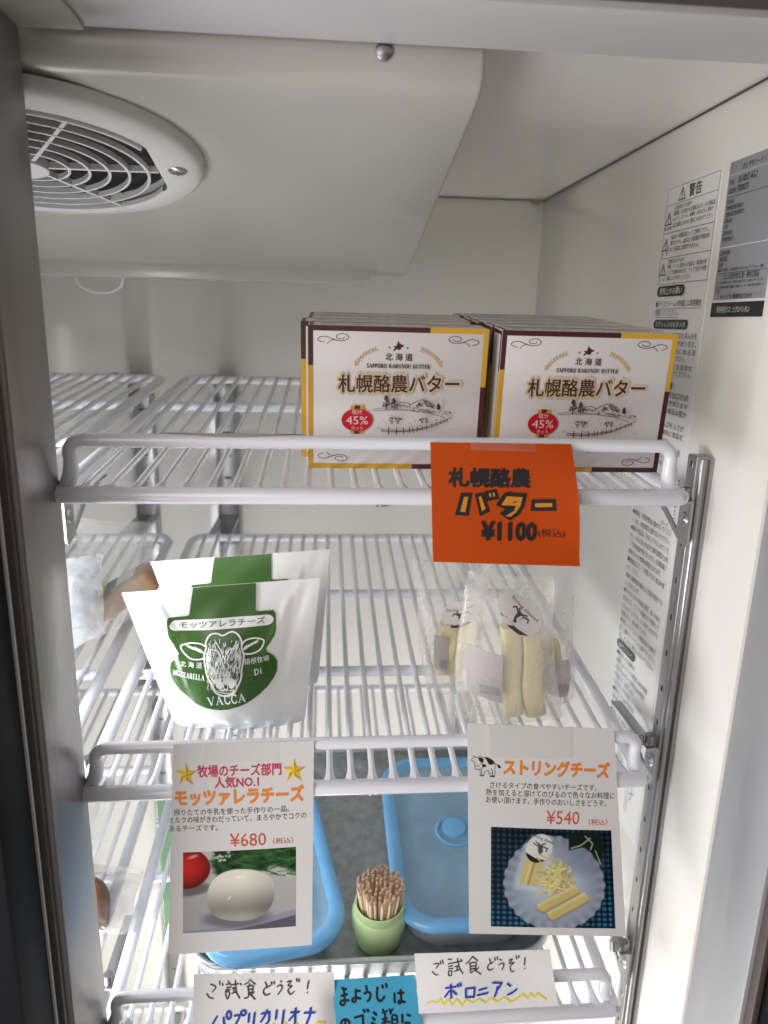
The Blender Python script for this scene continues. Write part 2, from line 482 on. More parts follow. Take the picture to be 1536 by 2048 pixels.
class Sheet:
    """prints shapes, strokes and lettering on a surface given by fn(a, b, h) -> point; a to the right, b downward"""

    def __init__(s, fn, step=9e-6, h0=1.5e-4, fine=0.0):
        s.fn, s.step, s.h, s.fine = fn, step, h0, fine
        s.mats, s.mb = [], MB()

    def mi(s, m):
        if m not in s.mats:
            s.mats.append(m)
        return s.mats.index(m)

    def lift(s):
        s.h += s.step
        return s.h

    def bump(s):
        s.h += 1.5e-6
        return s.h

    def poly(s, pts, m, fine=0):
        h = s.lift()
        k = s.mi(m)
        if not fine:
            s.mb.face([s.fn(a, b, h) for a, b in pts], k)
            return
        s.split([tuple(np.array(pts[i], float) for i in t) for t in tessellate_polygon([[V((a, b, 0)) for a, b in pts]])], fine, h, k)

    def split(s, tri_, fine, h, k):
        """cuts triangles down to the size 'fine' so that they follow a curved surface"""
        for _ in range(9):
            nxt, again = [], False
            for p, q, r in tri_:
                d = [np.linalg.norm(p - q), np.linalg.norm(q - r), np.linalg.norm(r - p)]
                i = int(np.argmax(d))
                if d[i] <= fine:
                    nxt.append((p, q, r))
                    continue
                again = True
                for _k in range(i):
                    p, q, r = q, r, p
                mm = (p + q) / 2
                nxt += [(p, mm, r), (mm, q, r)]
            tri_ = nxt
            if not again:
                break
        for t in tri_:
            s.mb.face([s.fn(p[0], p[1], h) for p in t], k)

    def ell(s, c, rx, ry, m, rot=0, n=36, fine=0):
        ca, sa = math.cos(rot), math.sin(rot)
        s.poly([(c[0] + rx * math.cos(t) * ca - ry * math.sin(t) * sa, c[1] + rx * math.cos(t) * sa + ry * math.sin(t) * ca)
                for t in [2 * math.pi * i / n for i in range(n)]], m, fine)

    def stroke(s, pts, w, m, smooth=True, cap=True):
        P = [np.array(p, float) for p in pts]
        if len(P) == 1:
            P.append(P[0] + 1e-3)
        if smooth and len(P) > 2:
            Q = []
            E = [2 * P[0] - P[1]] + P + [2 * P[-1] - P[-2]]
            for i in range(1, len(E) - 2):
                for t in (0, 0.25, 0.5, 0.75):
                    p0, p1, p2, p3 = E[i - 1:i + 3]
                    Q.append(0.5 * (2 * p1 + (p2 - p0) * t + (2 * p0 - 5 * p1 + 4 * p2 - p3) * t * t + (3 * p1 - p0 - 3 * p2 + p3) * t ** 3))
            Q.append(P[-1])
            P = Q
        h = s.lift()
        k = s.mi(m)
        L, R = [], []
        n = len(P)
        for i in range(n):
            d = P[min(i + 1, n - 1)] - P[max(i - 1, 0)]
            d = d / (np.linalg.norm(d) + 1e-12)
            nn = np.array([-d[1], d[0]]) * w / 2
            L.append(P[i] + nn)
            R.append(P[i] - nn)
        i0 = len(s.mb.v)
        for a, b in zip(L, R):
            s.mb.v += [tuple(s.fn(a[0], a[1], h)), tuple(s.fn(b[0], b[1], h))]
        for i in range(n - 1):
            q = i0 + 2 * i
            s.mb.f.append((q, q + 2, q + 3, q + 1))
            s.mb.mi.append(k)
        if cap:
            for e, o in ((0, 1), (n - 1, n - 2)):
                d = P[e] - P[o]
                d = d / (np.linalg.norm(d) + 1e-12)
                th = math.atan2(d[1], d[0])
                s.mb.face([s.fn(P[e][0] + w / 2 * math.cos(th + a), P[e][1] + w / 2 * math.sin(th + a), h)
                           for a in np.linspace(-math.pi / 2, math.pi / 2, 7)], k)

    def loop(s, c, rx, ry, w, m):
        pts = [(c[0] + rx * math.cos(t), c[1] + ry * math.sin(t)) for t in np.linspace(0, 2 * math.pi, 17)]
        s.stroke(pts, w, m, smooth=False, cap=False)

    def text(s, txt, p0, p1, h, m, bold=0.0, slant=0.0, up=None):
        """fits the string's bounding box to the baseline p0-p1 and the height h"""
        vs, fs, (x0, y0, x1, y1) = glyphs(txt, 0.0)
        k = s.mi(m)
        p0, p1 = np.array(p0, float), np.array(p1, float)
        e = (p1 - p0) / max(1e-9, x1 - x0)
        if up is None:
            d = (p1 - p0) / (np.linalg.norm(p1 - p0) + 1e-12)
            up = np.array([d[1], -d[0]])
            if up[1] > 0:
                up = -up
        g = np.array(up) * h / max(1e-9, y1 - y0)
        moves = [(0.0, 0.0)]
        if bold > 0.007:
            n = 6 if bold < 0.03 else 12
            moves += [(bold * math.cos(2 * math.pi * i / n), bold * math.sin(2 * math.pi * i / n)) for i in range(n)]
        for mx, my in moves:
            lift = s.lift() if mx == 0 and my == 0 else s.bump()
            Q = [p0 + e * (x + mx - x0) + g * (y + my - y0) + e * slant * (y - y0) for x, y in vs]
            if s.fine:
                s.split([(Q[f[0]], Q[f[j]], Q[f[j + 1]]) for f in fs for j in range(1, len(f) - 1)], s.fine, lift, k)
                continue
            i = len(s.mb.v)
            for q in Q:
                s.mb.v.append(tuple(s.fn(q[0], q[1], lift)))
            for f in fs:
                s.mb.f.append(tuple(i + j for j in f))
                s.mb.mi.append(k)

    def serif(s, txt, p0, p1, h, m, wt=1.0):
        """capital letters with thick and thin strokes and serifs"""
        P = [np.array(p0, float), np.array(p1, float)]
        total = sum(SERIF_W.get(c, 0.35) + 0.12 for c in txt) - 0.12
        e = (P[1] - P[0]) / total
        d = (P[1] - P[0]) / np.linalg.norm(P[1] - P[0])
        g = np.array([d[1], -d[0]]) * h
        if g[1] > 0:
            g = -g
        x = 0.0
        for c in txt:
            for wgt, pts in SERIF.get(c, ()):
                s.stroke([P[0] + e * (x + a) + g * b for a, b in pts], wgt * wt * h, m, smooth=len(pts) > 3, cap=False)
            x += SERIF_W.get(c, 0.35) + 0.12

    def build(s, name, parent):
        return s.mb.build(name, s.mats, parent, smooth=False, merge=False)


def homog(src):
    A = []
    for (x, y), (u, v) in zip(src, ((0, 0), (1, 0), (1, 1), (0, 1))):
        A.append([x, y, 1, 0, 0, 0, -u * x, -u * y, -u])
        A.append([0, 0, 0, x, y, 1, -v * x, -v * y, -v])
    h = np.linalg.svd(np.array(A, float))[2][-1].reshape(3, 3)

    def f(x, y):
        q = h @ np.array([x, y, 1.0])
        return q[0] / q[2], q[1] / q[2]
    return f


def bilin(Q, u, v):
    a, b, c, d = Q
    return a * ((1 - u) * (1 - v)) + b * (u * (1 - v)) + c * (u * v) + d * ((1 - u) * v)


class Card:
    """a hanging paper card: corner points, a bend and a drawing whose corners map to the card's corners"""

    def __init__(s, name, label, cat, corners, art, m, bend=None, thick=0.0003, group=None):
        Q = [V(p) for p in corners]
        org = (Q[0] + Q[1]) / 2
        s.Q = [p - org for p in Q]
        s.n = (s.Q[1] - s.Q[0]).cross(s.Q[3] - s.Q[0]).normalized()
        if s.n.y > 0:
            s.n = -s.n
        s.bend = bend or (lambda u, v: 0.0)
        s.root = thing(name, label, cat, Matrix.Translation(org), group)
        s.H = homog(art)
        b = MB()
        b.grid(lambda u, v: s.at(u, v, 0), 24, 24)
        b.grid(lambda u, v: s.at(u, v, -thick), 24, 24)
        for e in range(24):
            t0, t1 = e / 24, (e + 1) / 24
            for p, q in (((t0, 0), (t1, 0)), ((t1, 1), (t0, 1)), ((0, t1), (0, t0)), ((1, t0), (1, t1))):
                b.face([s.at(*p, 0), s.at(*q, 0), s.at(*q, -thick), s.at(*p, -thick)])
        s.paper = b.build('paper', m, s.root)

    def at(s, u, v, h):
        return bilin(s.Q, u, v) + s.n * (h + s.bend(u, v))

    def fn(s, scale=1.0, ox=0.0, oy=0.0):
        def f(a, b, h):
            u, v = s.H(ox + a / scale, oy + b / scale)
            return s.at(u, v, h)
        return f


def photo_grid(name, fn, img, parent):
    """a printed photograph: a fine grid that carries its ink colours"""
    H, W = img.shape[:2]
    b = MB()
    b.grid(lambda u, v: fn(u, v), W - 1, H - 1)
    o = b.build(name, M['photo'], parent, smooth=False, merge=False)
    a = o.data.color_attributes.new('ink', 'FLOAT_COLOR', 'POINT')
    c = np.clip(img, 0, 1)
    lin = np.where(c <= 0.04045, c / 12.92, ((c + 0.055) / 1.055) ** 2.4)
    rgba = np.concatenate([lin, np.ones((H, W, 1))], 2).astype(np.float32)
    a.data.foreach_set('color', rgba.reshape(-1))
    return o


# ------------------------------------------------------------------ refrigerator cabinet
XW, YB, ZC = 0.2614, 0.5823, 0.2383
XL = -0.70
fridge = thing('refrigerator', 'white lined upright refrigerator cabinet with grey steel door frame', 'refrigerator')
MB().box((XL, YB, -1.2), (XW + 0.05, YB + 0.05, ZC + 0.05)).build('back_wall', M['liner'], fridge, bevel=0.001)
MB().box((XW, -0.004, -1.2), (XW + 0.05, YB - 0.0005, ZC + 0.05)).build('side_wall', M['liner'], fridge, bevel=0.0006)
MB().box((XL - 0.05, -0.004, -1.2), (XL, YB - 0.0005, ZC + 0.05)).build('side_wall', M['liner'], fridge)
MB().box((XL + 0.0005, -0.004, ZC), (XW - 0.0005, YB - 0.0005, ZC + 0.05)).build('ceiling', M['liner'], fridge)
MB().box((XL - 0.05, -0.07, -1.26), (XW + 0.05, YB + 0.05, -1.2005)).build('floor', M['liner'], fridge)
# dark seams where the liner panels meet
b = MB()
b.box((XL, YB - 0.0022, ZC - 0.0012), (XW - 0.001, YB - 0.0002, ZC - 0.0002))
b.box((XW - 0.0016, 0.0, ZC - 0.0012), (XW - 0.0002, YB - 0.002, ZC - 0.0002))
b.build('seam', M['brown'], fridge)
b = MB()
bm_pts = [(XW - 0.011 + 0.0085 * math.cos(t) * (1 + 0.25 * math.sin(3 * t)), ZC - 0.003 + 0.0026 * math.sin(t)) for t in np.linspace(0, 2 * math.pi, 18)[:-1]]
b.face([(x, YB - 0.0012, z) for x, z in bm_pts])
b.face([(x, YB - 0.0055, z) for x, z in bm_pts][::-1])
for i in range(17):
    p, q = bm_pts[i], bm_pts[(i + 1) % 17]
    b.face([(p[0], YB - 0.0055, p[1]), (q[0], YB - 0.0055, q[1]), (q[0], YB - 0.0012, q[1]), (p[0], YB - 0.0012, p[1])])
b.build('sealant_stain', M['stain'], fridge)
# door opening frame
MB().box((0.2632, -0.068, -1.2), (0.33, -0.0045, 0.3)).build('door_frame', M['steel_frame'], fridge, bevel=0.0012)
MB().box((-0.1945, -0.066, 0.2232), (0.2628, -0.0045, 0.3)).build('lintel', M['lintel'], fridge, bevel=0.0012)
MB().box((-0.1945, -0.064, 0.2200), (-0.160, -0.0085, 0.223)).build('corner_plate', M['housing'], fridge, bevel=0.0015)
MB().box((-0.26, -0.0655, -1.2), (-0.195, -0.0045, 0.2225)).build('mullion', M['mullion'], fridge, bevel=0.0025, segs=3)
MB().box((-0.256, -0.0705, -1.2), (-0.1985, -0.0658, 0.2225)).build('mullion_edge', M['brown'], fridge, bevel=0.0015)
b = MB().box((-0.70, -0.112, -1.2), (-0.2035, -0.073, 0.26))
ld = b.build('left_door', M['black'], fridge, bevel=0.002)
MB().box((-0.2034, -0.0745, -1.2), (-0.2020, -0.0725, 0.26)).build('door_seal', M['grille'], ld)
b = MB().box((0.2706, -0.66, -1.2), (0.31, -0.070, 0.26))
rd = b.build('right_door', M['black'], fridge, bevel=0.003)
MB().box((0.2652, -0.0775, -1.2), (0.2702, -0.0690, 0.3)).build('frame_gasket', M['brown'], fridge, bevel=0.001)
MB().box((-0.1945, -0.12, 0.2265), (0.262, -0.0665, 0.3)).build('top_gasket', M['brown'], fridge, bevel=0.001)

# ------------------------------------------------------------------ cooling unit under the ceiling
K = 0.2
un = math.sqrt(1 + K * K)
DX, DD, DN = V((1, 0, 0)), V((0, 1, -K)) / un, V((0, -K, -1)) / un
P0 = V((0, 0, 0.203))


def pan(x, d, h=0.0):
    return P0 + DX * x + DD * d + DN * h


unit = MB()
XR = 0.0575
prof = [(-0.002, ZC - 0.0005), (-0.001, 0.222), (0.0005, 0.210), (0.004, 0.2055), (0.010, 0.2025)]
prof = [(y, z) for y, z in prof] + [(pan(0, d).y, pan(0, d).z) for d in (0.02, 0.1, 0.2, 0.3, 0.385, 0.40)]
prof += [(pan(0, 0.407).y, pan(0, 0.407).z + 0.004), (pan(0, 0.41).y, ZC - 0.0005)]
nx = 12


def upt(k, j):
    x = XL + 0.02 + (XR - XL - 0.02) * j / nx
    return (x, prof[k][0], prof[k][1])


for k in range(len(prof) - 1):
    for j in range(nx):
        unit.face([upt(k, j), upt(k, j + 1), upt(k + 1, j + 1), upt(k + 1, j)])
unit.face([upt(k, nx) for k in range(len(prof))])
unit.face([upt(k, 0) for k in range(len(prof))][::-1])
cu = unit.build('cooling_unit', M['housing'], fridge, bevel=0.003, segs=3, angle=60)
b = MB()
sec = [(XL + 0.03, 0.1325), (0.028, 0.1325), (0.012, 0.1140), (XL + 0.03, 0.1140)]
for y_, rev in ((0.372, False), (0.415, True)):
    q = [(x, y_, z) for x, z in sec]
    b.face(q[::-1] if rev else q)
for i in range(4):
    p, q = sec[i], sec[(i + 1) % 4]
    b.face([(p[0], 0.372, p[1]), (p[0], 0.415, p[1]), (q[0], 0.415, q[1]), (q[0], 0.372, q[1])])
b.build('drain_pan', M['housing'], cu, bevel=0.0015)
# orifice disc with a round opening cut flat at the right, deep throat behind
HX, HD = -0.2345, 0.118
RO, RI, CUT = 0.117, 0.0945, 0.0865
disc = MB()
N = 96


FS, DC = 0.884, 0.1025


def fan(x, d, h):
    return pan(HX + x, DC + d * FS, h)


def opening(t):
    x, d = RI * math.cos(t), RI * math.sin(t)
    if x > CUT:
        x = CUT - 0.0
    return x, d


for i in range(N):
    t0, t1 = 2 * math.pi * i / N, 2 * math.pi * (i + 1) / N
    rings = []
    for t in (t0, t1):
        ox, od = opening(t)
        c, s_ = math.cos(t), math.sin(t)
        rings.append([fan(RO * c, RO * s_, 0.0002), fan((RO - 0.001) * c, (RO - 0.001) * s_, 0.007),
                      fan((RO - 0.006) * c, (RO - 0.006) * s_, 0.0105), fan(ox * 1.03, od * 1.03, 0.0115),
                      fan(ox, od, 0.0105), fan(ox * 0.99, od * 0.99, 0.0006)])
    for a in range(5):
        disc.face([rings[0][a], rings[1][a], rings[1][a + 1], rings[0][a + 1]])
fc = disc.build('fan_cover', M['grille'], cu, angle=50)
b = MB()
b.face([fan(opening(2 * math.pi * i / N)[0] * 0.988, opening(2 * math.pi * i / N)[1] * 0.988, 0.0004) for i in range(N)])
b.build('fan_opening', M['dark'], cu, smooth=False)
g = MB()
for rr in (0.0265, 0.0397, 0.0529, 0.0661, 0.0793, 0.0920):
    pts = []
    for i in range(72):
        t = 2 * math.pi * i / 72
        x, d = rr * math.cos(t), rr * math.sin(t)
        if x > CUT - 0.001:
            continue
        pts.append((x, d))
    full = len(pts) == 72
    if not full:
        k = next(i for i in range(len(pts)) if pts[i][0] > 0.06 and pts[i][1] > 0)
        pts = sorted(pts, key=lambda p: math.atan2(p[1], p[0]) % (2 * math.pi))
    outer = [fan(x, d, 0.0125) for x, d in pts]
    inner = [fan(x, d, 0.009) for x, d in pts]
    n = len(pts)
    for i in range(n if full else n - 1):
        j = (i + 1) % n
        e0, e1 = V((pts[i][0], 0, 0)), None
        w = 0.0009
        def off(p, q, s):
            x, d = p
            rr_ = math.hypot(x, d)
            return fan(x * (1 + s * w / rr_), d * (1 + s * w / rr_), q)
        A = [off(pts[i], 0.0125, -1), off(pts[i], 0.0125, 1), off(pts[i], 0.009, 1), off(pts[i], 0.009, -1)]
        B = [off(pts[j], 0.0125, -1), off(pts[j], 0.0125, 1), off(pts[j], 0.009, 1), off(pts[j], 0.009, -1)]
        for a in range(4):
            g.face([A[a], B[a], B[(a + 1) % 4], A[(a + 1) % 4]])
for q in range(6):
    t = math.radians(2 + 60 * q)
    ex = min(0.0935, (CUT / math.cos(t)) if math.cos(t) > 0.9 else 0.0935)
    c, s_ = math.cos(t), math.sin(t)
    w = 0.0013
    A = [fan(0.008 * c - w * s_, 0.008 * s_ + w * c, 0.0128), fan(0.008 * c + w * s_, 0.008 * s_ - w * c, 0.0128)]
    B = [fan(ex * c - w * s_, ex * s_ + w * c, 0.0118), fan(ex * c + w * s_, ex * s_ - w * c, 0.0118)]
    A2 = [p - DN * 0.004 for p in A]
    B2 = [p - DN * 0.004 for p in B]
    for quad in ((A[0], A[1], B[1], B[0]), (A[0], B[0], B2[0], A2[0]), (A[1], A2[1], B2[1], B[1]), (A2[0], B2[0], B2[1], A2[1])):
        g.face(quad)
g.build('fan_grille', M['grille'], cu, smooth=False)
b = MB()
b.lathe([(0.0, 0.0045), (0.009, 0.0042), (0.0135, 0.002), (0.014, -0.004)], n=32)
rot = Matrix((( DX.x, DD.x, DN.x, 0), (DX.y, DD.y, DN.y, 0), (DX.z, DD.z, DN.z, 0), (0, 0, 0, 1)))
b.xf(Matrix.Translation(fan(0, 0, 0.0125)) @ rot)
b.build('fan_hub', M['grille'], cu)


def screw(p, parent, r=0.0058):
    b = MB()
    b.lathe([(0.0, 0.0012), (r * 0.55, 0.0010), (r * 0.8, -0.0002), (r, 0.0002), (r * 1.12, -0.0004)], n=24)
    b.box((-r * 0.6, -0.0006, 0.0009), (r * 0.6, 0.0006, 0.0014), 1)
    b.box((-0.0006, -r * 0.6, 0.00095), (0.0006, r * 0.6, 0.00145), 1)
    b.xf(Matrix.Translation(p) @ rot)
    return b.build('screw', [M['zinc'], M['zinc_dark']], parent)


screw(pan(-0.1345, 0.1025, 0.0118), cu)
b = MB()
b.lathe([(0.0, 0.0016), (0.003, 0.0012), (0.0048, 0.0), (0.005, -0.001)], n=24)
b.xf(Matrix.Translation((-0.0005, -0.0022, 0.2205)) @ Matrix.Rotation(math.radians(90), 4, 'X'))
b.build('screw', M['zinc'], cu)
b = MB()
b.tube([(-0.318 + 0.0, 0.43, 0.125), (-0.31, 0.432, 0.106), (-0.296, 0.434, 0.0995), (-0.279, 0.434, 0.0995), (-0.265, 0.432, 0.106), (-0.258, 0.43, 0.125)], 0.0016, 8)
b.build('sensor_wire', M['coat'], cu)

# ------------------------------------------------------------------ shelf posts


def post(x, y, z0, z1, face):
    """slotted steel channel; face 'x' = slots look left, 'y' = slots look to the front"""
    b = MB()
    if face == 'x':
        b.box((x, y, z0), (XW - 0.0002, y + 0.0145, z1))
        k = 0
        z = -0.0255
        while z > z0 + 0.02:
            b.box((x - 0.0003, y + 0.0048, z - 0.0035), (x + 0.0032, y + 0.0092, z + 0.0035), 1)
            if k % 4 == 3:
                b.box((x - 0.0003, y + 0.006, z - 0.018), (x + 0.0032, y + 0.0085, z - 0.0145), 1)
            z -= 0.0317
            k += 1
        o = b.build('shelf_post', [M['zinc'], M['dark']], fridge, bevel=0.0010, segs=3)
        MB().tube([(x + 0.005, y - 0.0005, z0 + 0.002), (x + 0.005, y - 0.0005, z1 - 0.002)], 0.0028, 12).build('rounded_edge', M['zinc'], o)
        MB().box((XW - 0.0035, y - 0.0035, z0), (XW - 0.0004, y + 0.001, z1 - 0.001)).build('wall_flange', M['zinc'], o, bevel=0.0006)
    else:
        w = 0.015
        b.box((x - w, y, z0), (x + w, YB - 0.0003, z1))
        z = z1 - 0.02
        while z > z0 + 0.02:
            b.box((x - 0.0055, y - 0.0003, z - 0.0022), (x + 0.0055, y + 0.0032, z + 0.0022), 1)
            z -= 0.0317
        o = b.build('shelf_post', [M['zinc'], M['dark']], fridge, bevel=0.0008)
        for sx in (-1, 1):
            MB().tube([(x + sx * (w - 0.001), y - 0.001, z0), (x + sx * (w - 0.001), y - 0.001, z1)], 0.0022, 10).build('rounded_edge', M['zinc'], o)
    return o


post(0.2488, 0.067, -1.15, -0.0185, 'x')
post(-0.2835, YB - 0.009, -1.15, -0.03, 'y')
post(-0.169, YB - 0.009, -1.15, -0.03, 'y')
post(0.19, YB - 0.009, -1.15, -0.03, 'y')
b = MB().box((-0.2975, YB - 0.0118, -0.955), (-0.2695, YB - 0.0094, -0.66))  # plain green strip over the front of the back post
b.build('green_strip', M['strip_green'], fridge)
b = MB().box((-0.2485, 0.067, -1.15), (-0.236, 0.0815, -0.0185))
b.build('shelf_post', M['zinc'], fridge, bevel=0.002)

# ------------------------------------------------------------------ stickers on the side wall
WX = XW - 0.0004


def wall(a, b, h):
    return V((WX - h, -a, -b))            # a = -depth (left to right), b = -height (downward)


def lines(S, rows, a0, m, h, bold=0.0):
    for z, w, t in rows:
        S.text(t, (a0, -z), (a0 + w, -z), h, m, bold)


lab = MB().box((WX - 0.0001, 0.1085, -0.40), (XW - 0.00005, 0.199, 0.1925)).build('warning_label', M['label_white'], fridge, smooth=False)
S = Sheet(wall)
ink = M['print_black']
L0, L1 = -0.1965, -0.1105


def frame_box(z0, z1, a0=L0, a1=L1, w=0.0004):
    for p, q in (((a0, -z0), (a1, -z0)), ((a1, -z0), (a1, -z1)), ((a1, -z1), (a0, -z1)), ((a0, -z1), (a0, -z0))):
        S.stroke([p, q], w, ink, smooth=False, cap=False)


def tri(a, z, s_):
    P = [(a, -z - s_), (a + s_ * 0.62, -z + 0.0), (a - s_ * 0.62, -z + 0.0)]
    for i in range(3):
        S.stroke([P[i], P[(i + 1) % 3]], s_ * 0.09, ink, smooth=False)
    S.stroke([(a, -z - s_ * 0.68), (a, -z - s_ * 0.32)], s_ * 0.1, ink, smooth=False)
    S.stroke([(a, -z - s_ * 0.17)], s_ * 0.11, ink, smooth=False)


for z0, z1 in ((0.190, 0.1765), (0.1765, 0.154), (0.154, 0.1335), (0.1335, 0.112)):
    frame_box(z0, z1)
tri(-0.1695, 0.1785, 0.0095)
S.text('警告', (-0.158, -0.1785), (-0.137, -0.1785), 0.0098, ink, 0.012)
for z in (0.161, 0.140, 0.1195):
    tri(-0.1895, z, 0.0095)
S.text('発火注意', (-0.1955, -0.1563), (-0.1825, -0.1563), 0.0030, ink)
S.text('注　意', (-0.195, -0.1358), (-0.184, -0.1358), 0.0030, ink)
S.text('注　意', (-0.195, -0.1143), (-0.184, -0.1143), 0.0030, ink)
lines(S, ((0.1715, 0.030, '火災のおそれあり'), (0.1668, 0.068, '揮発性、引火性のある薬品および、その類似品'), (0.1622, 0.066, '(ベンジン、エーテル、接着剤、LPGなど)は、爆発や'),
          (0.1575, 0.067, '火災の原因になるため、絶対に入れないでください。')), -0.1805, ink, 0.0038, 0.006)
lines(S, ((0.148, 0.064, '食品の一時保存用としてご使用ください。'), (0.143, 0.066, '薬やワクチン、血清などの医療品や学術試料'), (0.138, 0.050, 'などの保存には使用できません。')), -0.1805, ink, 0.0040, 0.006)
lines(S, ((0.1285, 0.030, '腐食のおそれあり'), (0.124, 0.066, '酢酸、イースト菌を含んだ食品は、蒸発器や銅'), (0.1193, 0.067, 'パイプの腐食を早めます。ラップで包むか密閉'),
          (0.1145, 0.044, '容器に入れて保存してください。')), -0.1805, ink, 0.0038, 0.006)


def pill(z0, z1, w, t):
    r = (z0 - z1) / 2
    zc = (z0 + z1) / 2
    a0, a1 = -0.1955, -0.1955 + w
    P = [(a0 + r - r * math.sin(t_), -zc - r * math.cos(t_)) for t_ in np.linspace(0, math.pi, 9)]
    P += [(a1 - r + r * math.sin(t_), -zc + r * math.cos(t_)) for t_ in np.linspace(0, math.pi, 9)]
    S.poly(P, ink)
    S.text(t, (a0 + r, -zc + r * 0.62), (a1 - r, -zc + r * 0.62), r * 1.25, M['label_white'], 0.004)


pill(0.1105, 0.1015, 0.051, '使用上のお願い')
lines(S, ((0.0925, 0.081, '●アイスクリームの貯蔵には専用機を'), (0.0853, 0.043, '　使用してください。')), -0.195, ink, 0.0056, 0.006)
S.stroke([(-0.192, -0.0912), (-0.114, -0.0912)], 0.0003, ink, False)
S.stroke([(-0.192, -0.0840), (-0.151, -0.0840)], 0.0003, ink, False)
pill(0.0822, 0.0745, 0.064, 'ステンレスのお手入れ')
lines(S, ((0.0668, 0.080, '●ステンレスでも適切な手入れを'), (0.0605, 0.080, '怠るとさびることがあります。'), (0.0540, 0.081, '●やわらかい布にぬるま'), (0.0483, 0.066, '湯を含ませ拭きとってください。'),
          (0.0415, 0.079, '●中性洗剤などを含ませ'), (0.0360, 0.078, '洗剤を残さないでください。')), -0.194, ink, 0.0050, 0.004)
pill(0.0315, 0.0245, 0.050, '食品の置きかた')
lines(S, ((0.0178, 0.079, '●庫内の冷気吹出口付近'), (0.0110, 0.079, 'は凍結することがあります'), (0.0042, 0.079, 'ので凍って困る食品は置か'), (-0.0075, 0.078, '●吹出口、吸込口をふさが'), (-0.0145, 0.078, 'ないで、また庫内に食品を'),
          (-0.0215, 0.058, '詰めすぎないでください。'), (-0.0280, 0.076, '●冷気の流れ、食品と食品'), (-0.0345, 0.062, 'の間をあけてください。'), (-0.0410, 0.076, '●棚は間を考えて食品を')), -0.194, ink, 0.0050, 0.004)
for q in range(5):
    S.stroke([(-0.150 + 0.010 * math.cos(t) + 0.003 * q, 0.052 + 0.0025 * q + 0.004 * math.sin(2 * t)) for t in np.linspace(0.2, 3.0, 8)], 0.0004, ink)
for q in range(14):
    S.stroke([(-0.1145, 0.048 + q * 0.0032), (-0.1115, 0.0465 + q * 0.0032)], 0.0007, ink, False)
S.text('ガード', (-0.135, 0.0905), (-0.122, 0.0905), 0.0042, ink)
low = ['●棚網は、許容荷重以上載せないでくださ', 'い。また、許容荷重以上載せないでください。', '●温かい食品は、冷ましてから入れてくだ', 'さい。そのまま入れますと庫内温度が上昇', 'して他の食品が悪くなったり、冷凍容量に',
       '負荷がかかり故障の原因になります。', '●棚内底にはスノコを敷いてから食品を載', 'せてください。', '直接に過重食品を載せると底面が変形する', 'ことがあります。', '●水分の多いものや塩気な野菜、臭いのある',
       '食品などは、ラップや容器などで密封して', 'から入れてください。そのまま入れますと', '乾燥したり、臭い移りします。', '●冷蔵ショーケースは、冷蔵食品などの保存に', '適し、庫内でフリージングは避けてください。', 'また、ビンやカン類は入れないでください。']
z = -0.096
for t in low:
    w = 0.079 * min(1.0, len(t) / 19.0)
    S.text(t, (-0.1935, -z + 0.0), (-0.1935 + w, -z), 0.0052, ink, 0.006)
    z -= 0.0079
pill(z + 0.006, z - 0.0025, 0.042, '蛍光灯について')
z -= 0.0105
low2 = ['●蛍光ランプの寿命は', '冷蔵ショーケース用は10000時間', '冷凍ショーケース用は5000時間', 'が目安です。点灯しない', 'ときはランプを交換してください。', '●蛍光ランプは必ず指定品', '（形名：FL40SW-SDL）を', '使用してください。', '●交換のときは電源を切り', '販売店に依頼してください。']
for t in low2:
    w = 0.072 * min(1.0, len(t) / 17.0)
    S.text(t, (-0.1935, -z), (-0.1935 + w, -z), 0.0052, ink, 0.006)
    z -= 0.0079
for q in range(3):
    a = -0.190 + q * 0.026
    zz = 0.350
    S.stroke([(a, zz - 0.022), (a, zz + 0.03)], 0.0005, ink, False)
    S.stroke([(a + 0.004, zz - 0.022), (a + 0.004, zz + 0.03)], 0.0005, ink, False)
    S.stroke([(a - 0.004, zz - 0.012), (a + 0.013, zz - 0.012)], 0.0006, ink, False)
    S.stroke([(a + 0.008, zz - 0.016), (a + 0.012, zz + 0.004), (a + 0.009, zz + 0.014)], 0.0007, ink)
    S.stroke([(a + 0.006, zz + 0.008), (a + 0.017, zz + 0.003)], 0.0005, ink, False)
S.build('lettering', lab)

plate = MB().box((WX - 0.0002, 0.030, 0.1005), (XW - 0.00005, 0.0975, 0.1925)).build('rating_plate', M['label_grey'], fridge, bevel=0.0001)
S = Sheet(wall, h0=3e-4)
S.text('ホシザキリーチイン冷蔵庫', (-0.080, -0.1845), (-0.036, -0.1845), 0.0048, ink, 0.008)
S.stroke([(-0.0965, -0.1832), (-0.031, -0.1832)], 0.0003, M['label_white'], False)
S.text('形名', (-0.0945, -0.1765), (-0.089, -0.1765), 0.0038, ink)
S.text('RS-90XT-4G-2', (-0.083, -0.1765), (-0.060, -0.1765), 0.0046, ink, 0.01)
S.text('製造番号', (-0.0945, -0.1705), (-0.0845, -0.1705), 0.0038, ink)
S.text('F000073', (-0.083, -0.1705), (-0.069, -0.1705), 0.0046, ink, 0.01)
S.stroke([(-0.0965, -0.1682), (-0.031, -0.1682)], 0.0003, ink, False)
for i, (t, w) in enumerate((('定格電圧', 0.0095), ('電動機定格消費電力', 0.022), ('電熱装置定格消費電力', 0.0245), ('運転電流', 0.0095), ('力率', 0.005), ('定格周波数', 0.012), ('漏電遮断器付', 0.0145))):
    S.text(t, (-0.0945, -0.1635 + i * 0.0043), (-0.0945 + w, -0.1635 + i * 0.0043), 0.0034, ink, 0.006)
S.stroke([(-0.0965, -0.1335), (-0.031, -0.1335)], 0.0005, M['label_white'], False)
